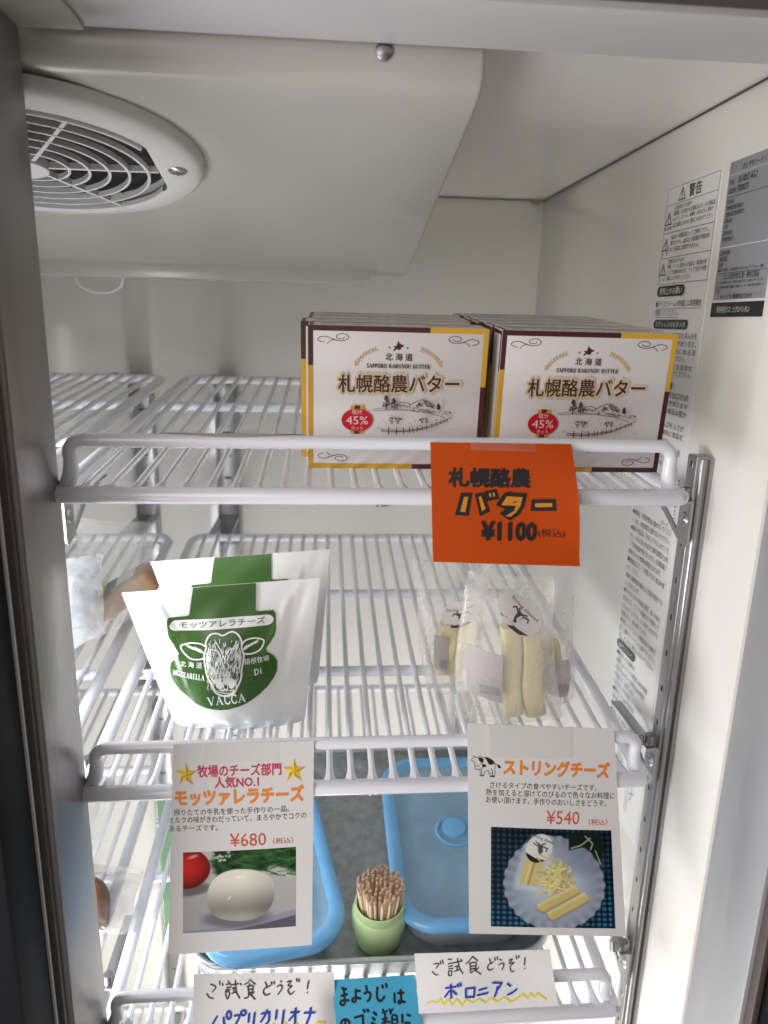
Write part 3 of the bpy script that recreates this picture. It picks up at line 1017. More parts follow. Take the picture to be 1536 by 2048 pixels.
for i, (t, w) in enumerate((('定格内容積', 0.0125), ('製品質量', 0.0095), ('設置', 0.005))):
    S.text(t, (-0.0945, -0.128 + i * 0.0042), (-0.0945 + w, -0.128 + i * 0.0042), 0.0034, ink, 0.006)
S.text('●庫外で使用した分機械室に水をかけないでください。故障', (-0.0945, -0.1163), (-0.036, -0.1163), 0.0024, ink)
S.stroke([(-0.0965, -0.1152), (-0.031, -0.1152)], 0.0003, ink, False)
S.text('フロン排出抑制法 第一種特定製品', (-0.087, -0.1105), (-0.040, -0.1105), 0.0044, ink, 0.006)
S.text('(1) フロン類をみだりに大気中に放出することは禁じられています。', (-0.0935, -0.1072), (-0.033, -0.1072), 0.0025, ink)
S.text('(2) この製品を廃棄・整備する場合には、フロン類の回収が必要です。', (-0.0935, -0.1040), (-0.033, -0.1040), 0.0025, ink)
S.text('冷媒', (-0.0935, -0.1008 - 0.0008), (-0.089, -0.1016), 0.0022, ink)
S.build('lettering', plate)
plate2 = MB().box((WX - 0.0002, 0.030, 0.0965), (XW - 0.00005, 0.0975, 0.1003)).build('maker_label', M['label_grey'], fridge, smooth=False)
S = Sheet(wall, h0=3e-4)
S.text('ホシザキ電機株式会社', (-0.087, -0.0968), (-0.045, -0.0968), 0.0033, ink, 0.012)
S.build('lettering', plate2)
gas = MB().box((WX - 0.0002, 0.030, 0.0842), (XW - 0.00005, 0.0985, 0.0945)).build('gas_label', M['print_black'], fridge, smooth=False)
S = Sheet(wall, h0=3e-4)
S.text('断熱発泡ガス：シクロペンタン', (-0.0895, -0.0870), (-0.046, -0.0870), 0.0048, M['label_white'])
S.build('lettering', gas)

# ------------------------------------------------------------------ wire shelves
SP = 0.2119
T1, T2, T3 = 4.5, 6.3, 6.0
DEEP, HALF = 0.45, 0.1975


def make_shelf(name, label, mtx, rail=True):
    t = thing(name, label, 'shelf', mtx, 'white wire shelves of the cabinet')
    c = M['coat']
    MB().tube([(-HALF, 0, 0), (-HALF + 0.003, 0, 0), (HALF - 0.003, 0, 0), (HALF, 0, 0)], [0.0042, 0.0054, 0.0054, 0.0042], 14).build('front_bar', c, t)
    for sx in (-1, 1):
        pts = [(sx * HALF, 0.0, 0), (sx * HALF, 0.02, 0.0), (sx * HALF, DEEP - 0.02, 0)]
        pts += [(sx * (HALF - 0.018 * (1 - math.cos(a))), DEEP - 0.02 + 0.018 * math.sin(a), 0) for a in np.linspace(0.2, math.pi / 2, 6)]
        pts += [(sx * (HALF - 0.03), DEEP - 0.002, 0)]
        MB().tube(pts, 0.0052, 12).build('side_rod', c, t)
    b = MB()
    b.tube([(-HALF + 0.029, DEEP - 0.002, 0), (HALF - 0.029, DEEP - 0.002, 0)], 0.0046, 12)
    for y in (0.150, 0.300):
        b.tube([(-HALF, y, -0.0035), (HALF, y, -0.0035)], 0.0046, 12)
    b.build('cross_rods', c, t)
    b = MB()
    n = 26
    for i in range(1, n):
        x = -HALF + 2 * HALF * i / n
        b.tube([(x, 0.002, 0.0002), (x, 0.0065, 0.0018), (x, 0.0105, 0.0024), (x, 0.016, 0.0025), (x, DEEP * 0.5, 0.0025), (x, DEEP - 0.004, 0.0025), (x, DEEP, 0.001)],
               [0.0056, 0.0042, 0.0029, 0.0023, 0.0023, 0.0023, 0.0021], 8)
    b.build('wire_deck', c, t)
    b = MB()
    rc = random.Random(2)
    for i in range(7):
        x = 0.002 + rc.uniform(-0.004, 0.004)
        b.lathe([(0.0, 0.0007), (0.0007, 0.0004), (0.0010, -0.0006)], (x, rc.uniform(-0.002, 0.001), -0.0056), n=7)
    b.build('bare_metal_spot', M['zinc'], t)
    if rail:
        hx = HALF - 0.0085
        pts = [(-hx - 0.004, 0.009, 0.004), (-hx - 0.001, 0.0078, 0.012), (-hx, 0.0065, 0.020), (-hx, 0.006, 0.0245)]
        pts += [(-hx + 0.0095 * (1 - math.cos(a)), 0.006, 0.0245 + 0.0085 * math.sin(a)) for a in np.linspace(0.25, math.pi / 2, 7)]
        pts += [(-hx + 0.09, 0.006, 0.0331)]
        full = pts + [(-p[0], p[1], p[2]) for p in pts[::-1]]
        MB().tube(full, [0.0054, 0.0049] + [0.0043] * (len(full) - 4) + [0.0049, 0.0054], 14).build('guard_rail', c, t)
    return t


def bar_origin(i):
    return V((0.002, -0.012, (-0.032, -0.2414, -0.4513, -0.962)[i]))


SH = [tilt(bar_origin(0), T1), tilt(bar_origin(1), T2), tilt(bar_origin(2), T3), tilt(bar_origin(3), 4.5)]
sh0 = make_shelf('wire_shelf', 'white wire shelf under the butter boxes, topmost behind the orange card', SH[0])
dup(sh0, SH[1], 'white wire shelf holding the two white cheese pouches')
dup(sh0, SH[2], 'white wire shelf carrying the metal tray and blue containers')
dup(sh0, SH[3], 'lowest white wire shelf, empty, glimpsed below the tray')
LX = Matrix.Translation((-0.4225, 0, 0))
dup(sh0, LX @ SH[0], 'empty white wire shelf behind the steel mullion, level with the butter boxes')
dup(sh0, LX @ SH[1], 'white wire shelf with clear packages behind the steel mullion')
dup(sh0, LX @ SH[2], 'white wire shelf under the bagged brown sausage behind the mullion')
dup(sh0, LX @ SH[3], 'lowest white wire shelf behind the mullion, under a green packet')


# ------------------------------------------------------------------ shelf brackets
def make_bracket(name, label, mtx, sx=1):
    """bent zinc bracket hooked on a post: plate with rivet and a slanted arm; sx = -1 mirrors it"""
    t = thing(name, label, 'shelf bracket', mtx, 'zinc shelf brackets')
    b = MB()
    P = [(0.000, 0.0), (0.016, 0.0), (0.085, -0.004), (0.085, -0.0085), (0.055, -0.0125), (0.016, -0.0335), (0.004, -0.0365), (0.0, -0.034)]
    hole = [(0.018, -0.0065), (0.052, -0.0080), (0.050, -0.0098), (0.019, -0.0265)]
    for x in (-0.0008, 0.0008):
        bm_ = MB()
        b.face([(x, P[0][0], P[0][1]), (x, P[1][0], P[1][1]), (x, hole[0][0], hole[0][1]), (x, hole[3][0], hole[3][1]), (x, P[5][0], P[5][1]), (x, P[6][0], P[6][1]), (x, P[7][0], P[7][1])])
        b.face([(x, *P[1]), (x, *P[2]), (x, *P[3]), (x, *hole[1]), (x, *hole[0])])
        b.face([(x, *P[3]), (x, *P[4]), (x, *P[5]), (x, *hole[3]), (x, *hole[2]), (x, *hole[1])])
    for ring in (P, hole):
        for i in range(len(ring)):
            p, q = ring[i], ring[(i + 1) % len(ring)]
            b.face([(-0.0008, *p), (-0.0008, *q), (0.0008, *q), (0.0008, *p)])
    b.build('plate', M['zinc'], t, smooth=False)
    MB().box((-0.009 if sx > 0 else -0.001, 0.0005, -0.0012), (0.001 if sx > 0 else 0.009, 0.08, 0.0004)).build('ledge', M['zinc'], t, bevel=0.0005)
    b = MB()
    b.lathe([(0.0, 0.0014), (0.0016, 0.0012), (0.0022, 0.0004), (0.0045, 0.0012), (0.0058, 0.0)], n=24)
    b.xf(Matrix.Translation((-0.0009 * sx, 0.0085, -0.0155)) @ Matrix.Rotation(math.radians(-90 * sx), 4, 'Y'))
    b.build('rivet', M['zinc'], t)
    b = MB()
    b.tube([(-0.005 * sx, 0.006, 0.001), (-0.005 * sx, 0.006, 0.010)], 0.0042, 14)
    b.tube([(-0.014 * sx, 0.004, 0.002), (-0.014 * sx, 0.007, 0.010)], 0.0035, 14)
    b.build('locating_pin', M['zinc_dark'], t)
    return t


def bracket_at(i, x, y):
    z = [-0.0515, -0.2640, -0.4745][i]
    return Matrix.Translation((x, y, z))


br = make_bracket('shelf_bracket', 'zinc shelf bracket beneath the top shelf beside the warning label', bracket_at(0, 0.2445, 0.056))
dup(br, bracket_at(1, 0.2445, 0.060), 'zinc shelf bracket beside the string cheese card')
dup(br, bracket_at(2, 0.2445, 0.060), 'zinc shelf bracket right of the lowest note cards')
bl = make_bracket('shelf_bracket', 'zinc shelf bracket under the top shelf beside the mullion', bracket_at(0, -0.2185, 0.062), -1)
dup(bl, bracket_at(1, -0.2185, 0.045), 'zinc shelf bracket beside the mullion, left of the mozzarella card')
dup(bl, bracket_at(2, -0.2185, 0.05), 'zinc shelf bracket beside the mullion, left of the lowest notes')


def rear_clip(x, i, label):
    zr = [0.002, -0.196, -0.411][i]
    t = thing('rear_clip', label, 'shelf clip', Matrix.Translation((x, YB - 0.0105, zr)), 'rear shelf clips')
    MB().box((-0.015, -0.1, -0.008), (0.015, -0.0005, -0.0035)).build('arm', M['zinc'], t, bevel=0.001)
    MB().box((-0.014, -0.012, -0.045), (0.014, -0.0007, -0.0085)).build('back_plate', M['zinc_dark'], t, bevel=0.001)
    MB().tube([(0.0, -0.118, -0.006), (0.0, -0.118, 0.006)], 0.004, 14).build('locating_pin', M['zinc'], t)
    return t


for i, w in enumerate(('top', 'middle', 'bottom')):
    rear_clip(-0.169, i, ('shelf clip on the back post under the shelf of the butter boxes', 'shelf clip on the back post behind the white cheese pouches', 'shelf clip on the back post behind the metal tray')[i])
    rear_clip(-0.2835, i, ('shelf clip under the empty shelf behind the mullion', 'shelf clip behind the clear packages by the mullion', 'shelf clip on the back post with the green strip')[i])

# ------------------------------------------------------------------ butter boxes
BW, BH, BD = 0.1185, 0.0955, 0.0285
TOPY = 0.0047           # height of the wire deck above the shelf origin


def front_art():
    """drawing measured on the box front; a, b in drawing units"""
    H = homog([(192, 170), (1307, 221), (1231, 1081), (174, 1058)])

    def fn(a, b, h):
        u, v = H(a, b)
        return V((u * BW, -h, BH * (1 - v)))
    S = Sheet(fn)

    def uv(u, v):
        return V((u * BW, 0, BH * (1 - v)))
    ma, mu = M['maroon'], M['mustard']
    S2 = Sheet(lambda u, v, h: V((u * BW, -h, BH * (1 - v))), h0=1e-4)
    bx, by = 0.028, 0.036
    R = lambda u0, v0, u1, v1, m_: S2.poly([(u0, v0), (u1, v0), (u1, v1), (u0, v1)], m_)
    R(0, 0, 0.672, by, ma)
    R(0.672, 0, 1, by, mu)
    R(0, by, bx, 0.268, ma)
    R(0, 0.268, bx, 1, mu)
    R(1 - bx, by, 1, 0.40, mu)
    R(1 - bx, 0.40, 1, 1, ma)
    R(bx, 1 - by, 0.60, 1, mu)
    R(0.60, 1 - by, 1 - bx, 1, ma)
    # corner flourishes
    fl = [(0.088, 0.112), (0.066, 0.107), (0.054, 0.094), (0.066, 0.078), (0.098, 0.074), (0.132, 0.088), (0.168, 0.100), (0.204, 0.097), (0.222, 0.080), (0.212, 0.060), (0.182, 0.054), (0.156, 0.066), (0.160, 0.084), (0.190, 0.086), (0.198, 0.074)]
    fl2 = [(0.105, 0.121), (0.118, 0.104), (0.140, 0.094), (0.158, 0.100)]
    for fx in (0, 1):
        for fy in (0, 1):
            f = lambda p: (1 - p[0] if fx else p[0], 1 - p[1] if fy else p[1])
            S2.stroke([f(p) for p in fl], 0.0042, ma)
            S2.stroke([f(p) for p in fl2], 0.0036, ma)
    # island, stars, wheat
    S.poly([(747, 280), (757, 296), (770, 306), (786, 308), (778, 318), (766, 322), (764, 334), (750, 338), (738, 330), (726, 342), (716, 340), (720, 330), (730, 326), (722, 318), (718, 312), (736, 312), (742, 298)], ma)
    for cx, cy in ((692, 321), (805, 326)):
        S.poly([(cx + (9 if k % 2 == 0 else 3.6) * math.sin(math.pi * k / 5), cy - (9 if k % 2 == 0 else 3.6) * math.cos(math.pi * k / 5)) for k in range(10)], ma)
    for P in ([(478, 436), (492, 404), (522, 372), (560, 346), (602, 330)], [(1012, 452), (1000, 418), (972, 386), (936, 358), (896, 340)]):
        S.stroke(P, 3.5, M['halo2'])
        P = np.array(P, float)
        for t in np.linspace(0.3, 3.95, 9):
            i = min(3, int(t))
            p = P[i] * (1 - t + i) + P[i + 1] * (t - i)
            d = P[i + 1] - P[i]
            a = math.atan2(d[1], d[0])
            for sg in (-1, 1):
                th = a + sg * 0.75
                S.ell((p[0] + 10 * math.cos(th), p[1] + 10 * math.sin(th)), 12, 4.2, M['halo2'], th, 12)
    S.text('北 海 道', (665, 398), (832, 406), 45, ma, 0.012)
    S.serif('SAPPORO RAKUNOU BUTTER', (550, 441), (938, 456), 25, ma, 1.15)
    for bo, m_ in ((0.075, M['halo']), (0.052, M['halo2']), (0.034, M['halo'])):
        e = bo * 105
        S.text('札幌酪農バター', (372 - e, 588 + e), (1114 + e, 606 + e), 108 + 2 * e, m_, bo)
    S.text('札幌酪農バター', (372, 588), (1114, 606), 108, ma, 0.02)
    # salt badge
    S.poly([(446, 671), (529, 673), (520, 848), (440, 846)], mu)
    S.poly([(470, 671), (504, 672), (496, 848), (463, 847)], ma)
    S.ell((483, 762), 97, 71, M['badge'], 0.02)
    w = M['carton']
    S.text('塩分', (451, 726), (515, 728), 31, w, 0.004)
    S.text('45%', (415, 787), (550, 791), 50, w)
    S.text('カット', (446, 826), (519, 828), 29, w, 0.004)
    S.text('200g', (640, 940), (800, 946), 40, ma, 0.02)
    S.text('種類別 バター', (1010, 912), (1180, 918), 24, ma)
    # pasture drawing
    k = 1.0 / 1.9232
    E = lambda p: (325.5 + p[0] * k, 614.4 + p[1] * k)

    def st(pts, wd=4.0, sm=True):
        S.stroke([E(p) for p in pts], wd * k, ma, sm)
    rr = random.Random(3)
    st([(480, 168), (560, 150), (620, 146)], 5)
    st([(500, 181), (640, 172), (900, 178), (1100, 205), (1240, 240), (1350, 275)], 5)
    st([(620, 160), (760, 162), (900, 168), (1000, 182)], 4)
    st([(780, 112), (830, 86), (890, 86), (945, 112)], 6)
    st([(930, 118), (1020, 75), (1100, 54), (1160, 80), (1225, 122)], 6)
    for i in range(60):
        x = rr.uniform(960, 1210)
        top = 58 + abs(x - 1098) * 0.52
        y = rr.uniform(top, top + 42)
        st([(x, y), (x + rr.uniform(8, 22), y + rr.uniform(10, 24))], 5, False)
    for i in range(22):
        x = rr.uniform(790, 940)
        y = rr.uniform(92 + abs(x - 865) * 0.2, 138)
        st([(x, y), (x + 16, y + rr.uniform(3, 12))], 4.5, False)
    for cx, y0, y1, w0 in ((655, -4, 140, 52), (745, 22, 140, 40)):
        st([(cx, y0), (cx, 165)], 9, False)
        for i in range(75):
            t = rr.random()
            y = y0 + (y1 - y0) * t
            x = cx + rr.uniform(-1, 1) * w0 * (0.2 + 0.8 * t ** 0.8)
            st([(x, y), (x + rr.uniform(-14, 14), y + rr.uniform(4, 16))], 7, False)
    for i in range(70):
        x = rr.uniform(1000, 1400)
        y = 150 + (x - 1000) * 0.1 + rr.uniform(0, 40)
        st([(x, y), (x + rr.uniform(12, 30), y + rr.uniform(-4, 6))], 4, False)
    st([(1120, 160), (1126, 124), (1210, 120), (1216, 160)], 5, False)
    st([(1126, 128), (1212, 124)], 6, False)
    S.poly([E(p) for p in ((1244, 168), (1244, 118), (1264, 86), (1286, 118), (1288, 168))], ma)
    for cx, cy, sc_ in ((750, 270, 1.0), (1092, 282, -0.72)):
        f = lambda x, y: (cx + x * sc_, cy + y * abs(sc_))
        st([f(-64, -16), f(-40, -26), f(30, -24), f(62, -16), f(80, -2), f(70, 12), f(52, 6), f(48, 22), f(-52, 18), f(-62, -12)], 5)
        for px, py, rx, ry in ((-34, -8, 16, 12), (8, -6, 14, 12), (42, -4, 12, 10), (62, 0, 9, 9)):
            S.ell(E(f(px, py)), rx * k * abs(sc_), ry * k * abs(sc_), ma, 0, 14)
        for lx in (-46, -32, 30, 42):
            st([f(lx, 16), f(lx - 2, 52)], 8, False)
        st([f(-60, -12), f(-74, 6), f(-68, 24)], 4)
    r1 = [(580, 386), (740, 400), (960, 394), (1150, 358), (1300, 302), (1415, 262)]
    r2 = [(585, 412), (760, 421), (960, 410), (1160, 372), (1370, 290)]
    st(r1, 7)
    st([(p[0], p[1] + 12) for p in r1[:4]], 4)
    st(r2, 7)
    for i, x in enumerate((672, 765, 848, 918, 960, 1010, 1065, 1117, 1182, 1236, 1290, 1325, 1365)):
        yb = np.interp(x, [p[0] for p in r2], [p[1] for p in r2])
        hh = 52 - i * 2.6
        st([(x, yb - hh), (x + 1, yb + 28 - i * 1.8)], 11 - i * 0.4, False)
    for i in range(60):
        x = rr.uniform(520, 1400)
        y = rr.uniform(195, 440)
        st([(x, y), (x + rr.uniform(8, 34), y + rr.uniform(-5, 5))], 3.2, False)
    b = S2.mb
    off = len(b.v)
    mats = list(S2.mats)
    remap = []
    for m_ in S.mats:
        if m_ not in mats:
            mats.append(m_)
        remap.append(mats.index(m_))
    b.v += S.mb.v
    b.f += [tuple(i + off for i in f) for f in S.mb.f]
    b.mi += [remap[i] for i in S.mb.mi]
    return b, mats


def make_box(mtx, label):
    t = thing('butter_box', label, 'box', mtx, 'butter boxes standing on the top shelf')
    MB().box((0, 0, 0), (BW, BD, BH)).build('carton', M['carton'], t, bevel=0.0007)
    b, mats = front_art()
    b.build('front_print', mats, t, smooth=False, merge=False)
    # side and top prints
    S = Sheet(lambda a, b_, h: V((-h, a, b_)), h0=8e-5)
    for z0, z1, m_ in ((0.0008, BH * 0.72, M['mustard']), (BH * 0.72, BH - 0.0008, M['maroon'])):
        S.poly([(0.0008, z0), (0.004, z0), (0.004, z1), (0.0008, z1)], m_)
        S.poly([(BD - 0.004, z0), (BD - 0.0008, z0), (BD - 0.0008, z1), (BD - 0.004, z1)], m_)
    S.poly([(0.004, BH - 0.0032), (BD - 0.004, BH - 0.0032), (BD - 0.004, BH - 0.0008), (0.004, BH - 0.0008)], M['maroon'])
    S.build('side_print', t)
    S = Sheet(lambda a, b_, h: V((a, b_, BH + h)), h0=8e-5)
    S.poly([(0.0008, 0.0008), (0.0034, 0.0008), (0.0034, BD - 0.0008), (0.0008, BD - 0.0008)], M['maroon'])
    S.poly([(0.0034, BD - 0.003), (BW * 0.67, BD - 0.003), (BW * 0.67, BD - 0.0008), (0.0034, BD - 0.0008)], M['maroon'])
    S.poly([(BW * 0.67, BD - 0.003), (BW - 0.0008, BD - 0.003), (BW - 0.0008, BD - 0.0008), (BW * 0.67, BD - 0.0008)], M['mustard'])
    for i, tx in enumerate(('種類別：バター　原材料名：生乳、食塩', '内容量：200g　賞味期限：枠外記載', '保存方法：要冷蔵10℃以下', '北海道産生乳使用　食塩を控えめに仕上げました')):
        S.text(tx, (0.010, 0.007 + i * 0.0042), (0.010 + 0.038 + (i % 3) * 0.006, 0.007 + i * 0.0042), 0.0024, M['ink_text'], 0.004, up=(0, 1))
        S.text('お召し上がり方 冷蔵庫から出して塗りやすくなってから', (0.066, 0.007 + i * 0.0042), (0.066 + 0.036 + (i % 2) * 0.006, 0.007 + i * 0.0042), 0.0022, M['ink_text'], 0.004, up=(0, 1))
    for p, q in (((0.009, 0.005), (0.060, 0.005)), ((0.060, 0.005), (0.060, 0.024)), ((0.060, 0.024), (0.009, 0.024)), ((0.009, 0.024), (0.009, 0.005))):
        S.stroke([p, q], 0.0003, M['ink_text'], False, False)
    S.build('top_print', t)
    return t


def box_at(x, y, yaw=0.0, lean=0.0, lift=0.0):
    return SH[0] @ Matrix.Translation((x - 0.002, y, TOPY + lift)) @ Matrix.Rotation(math.radians(yaw), 4, 'Z') @ Matrix.Rotation(math.radians(lean), 4, 'X')


bx0 = make_box(box_at(-0.0437, 0.0486, -0.2), 'white gold edged butter box, front of the left row, behind the orange card')
for i, (dx, dy, yw, lab_) in enumerate(((-0.0055, 0.0296, 0.4, 'butter box second from the front in the left row, its left edge peeking out'),
                                        (-0.0015, 0.0592, -0.3, 'butter box third from the front in the left row'),
                                        (-0.0010, 0.0888, 0.2, 'rearmost butter box of the left row'))):
    dup(bx0, box_at(-0.0437 + dx, 0.0486 + dy, yw), lab_)
for i, (dx, dy, yw, lab_) in enumerate(((0.0, 0.0, -0.4, 'white gold edged butter box, front of the right row by the warning label'),
                                        (-0.0005, 0.0294, 0.2, 'butter box second from the front in the right row'),
                                        (-0.0045, 0.0592, 0.2, 'butter box third from the front in the right row, set slightly left'),
                                        (-0.0050, 0.0888, 0.0, 'butter box fourth from the front in the right row'),
                                        (-0.0080, 0.1190, 0.3, 'rearmost butter box of the right row'))):
    dup(bx0, box_at(0.0828 + dx, 0.0446 + dy, yw), lab_)

# ------------------------------------------------------------------ orange price card
oc = Card('price_card', 'orange handwritten butter price card hanging from the top shelf rail', 'price card',
          [(0.0325, -0.0150, 0.0034), (0.1218, -0.0150, 0.0032), (0.1302, -0.0285, -0.0733), (0.0352, -0.0285, -0.0700)],
          [(860, 884), (1141, 888), (1161, 1133), (866, 1124)], M['orange'],
          bend=lambda u, v: 0.010 * max(0, u - 0.45) ** 2 * math.sin(math.pi * min(1, v * 1.1)) * 2.2 + 0.0012 * math.sin(math.pi * u) - 0.0010)
S = Sheet(oc.fn(4.655, 850, 870))
k = M['ink']
S.text('札幌酪農', (215, 462), (955, 470), 165, k, 0.048)
Y = M['ink_gold']
for outer, inners in (
        ([(328, 528), (420, 526), (388, 730), (276, 722)], [[(350, 560), (388, 558), (362, 702), (316, 696)]]),
        ([(454, 534), (524, 522), (580, 690), (500, 730)], [[(482, 560), (504, 552), (547, 668), (514, 694)]]),
        ([(540, 512), (640, 494), (664, 570), (560, 592)], [[(574, 526), (593, 522), (602, 555), (584, 559)], [(610, 520), (626, 517), (634, 552), (618, 556)]]),
        ([(718, 530), (760, 514), (800, 524), (922, 530), (898, 640), (850, 720), (770, 772), (684, 712), (740, 668), (648, 632)],
         [[(742, 552), (888, 560), (866, 640), (826, 700), (776, 742), (730, 736), (806, 690), (828, 640), (690, 634)]]),
        ([(975, 588), (1178, 582), (1188, 676), (968, 680)], [[(1000, 616), (1156, 612), (1158, 648), (1000, 652)]])):
    c = np.mean(outer, 0)
    S.poly(outer, k)
    for i in range(len(outer)):
        S.stroke([outer[i], outer[(i + 1) % len(outer)]], 14, k, False)
    for q in inners:
        S.poly(q, Y)
S.poly([(762, 586), (826, 580), (834, 596), (822, 614), (764, 612)], k)
S.text('¥1100', (512, 962), (1012, 966), 168, k, 0.05)
S.text('(税込)', (1030, 944), (1280, 948), 88, k, 0.004)
S.build('lettering', oc.root)
S = Sheet(oc.fn(4.655, 850, 870), h0=6e-4)
S.poly([(405, 60), (1018, 72), (1016, 150), (408, 134)], M['tape'])
S.build('tape', oc.root)

# paper strip lying along the rail
b = MB()


def strip(u, v):
    x = -0.1345 + 0.0905 * u
    sag = math.sin(math.pi * u) ** 0.8
    t = -0.55 + 1.35 * v * sag
    return V((x, -0.0086 - 0.0048 * math.sin(t), 0.0016 + 0.0048 * math.cos(t)))


b.grid(strip, 30, 8)
b.grid(lambda u, v: strip(u, v) - V((0, 0, 0.0003)), 30, 8)
ps = b.build('paper_strip', M['beige_paper'])
tag(ps, 'thin beige paper strip curling over the top shelf rail', 'paper strip')


# ------------------------------------------------------------------ mozzarella pouches
class Pouch:
    def __init__(s, Q, art, bulge):
        s.Q = [V(p) for p in Q]
        s.H = homog(art)
        s.bulge = bulge

    def half(s, u, v):
        e = max(0.0, math.sin(math.pi * min(1, max(0, u))))
        g = (v ** 0.9) * (1 - 0.60 * max(0.0, (v - 0.74) / 0.26) ** 2)
        b = s.bulge * 0.62 * (e ** 0.75) * g
        q = ((u - 0.50) / 0.33) ** 2 + ((v - 0.64) / 0.33) ** 2
        b += 0.0095 * math.exp(-q ** 1.6)                                   # the ball of cheese inside
        k = min(1, v * 9) * e
        for c0, sl, wd, am, v1 in ((0.05, 0.24, 0.028, -0.0022, 0.75), (0.10, 0.42, 0.022, 0.0016, 0.55), (0.95, -0.24, 0.030, -0.0030, 0.80), (0.90, -0.40, 0.024, 0.0018, 0.55),
                                   (0.16, 0.10, 0.020, 0.0012, 0.9), (0.87, -0.06, 0.020, -0.0014, 1.0)):
            b += am * math.exp(-((u - c0 - sl * v) / wd) ** 2) * k * max(0.0, 1 - v / v1) ** 0.6
        b += 0.0007 * math.sin(23 * u + 6 * v) * math.sin(14 * v + 3 * u) * k * (0.3 + v)
        b += 0.0010 * math.sin(40 * u + 2.0) * max(0.0, (v - 0.82) / 0.18) * e
        return b

    def front(s, u, v, h=0.0):
        p = bilin(s.Q, u, v)
        d = s.half(u, v)
        p = p + V((0, -d - h, 0.004 * abs(2 * u - 1) ** 7 * v ** 9))
        if v > 0.93:
            p = p + V((0, 0.25 * d * (v - 0.93) / 0.07, 0))
        return p

    def back(s, u, v):
        return bilin(s.Q, u, v) + V((0, s.half(u, v) * 0.9 + 0.0003, 0.004 * abs(2 * u - 1) ** 7 * v ** 9))

    def surface(s, u, v, h, nu=80, nv=64):
        if not hasattr(s, 'net'):
            s.net = [[s.front(i / nu, j / nv) for i in range(nu + 1)] for j in range(nv + 1)]
        x, y = min(max(u, 0), 0.99999) * nu, min(max(v, 0), 0.99999) * nv
        i, j = int(x), int(y)
        x, y = x - i, y - j
        p00, p10, p01, p11 = s.net[j][i], s.net[j][i + 1], s.net[j + 1][i], s.net[j + 1][i + 1]
        p = p00 * (1 - x) + p10 * (x - y) + p11 * y if x >= y else p00 * (1 - y) + p01 * (y - x) + p11 * x
        return p + V((0, -h, 0))

    def fn(s, scale=1.0, ox=0.0, oy=0.0):
        def f(a, b_, h):
            u, v = s.H(ox + a / scale, oy + b_ / scale)
            return s.surface(u, v, h)
        return f


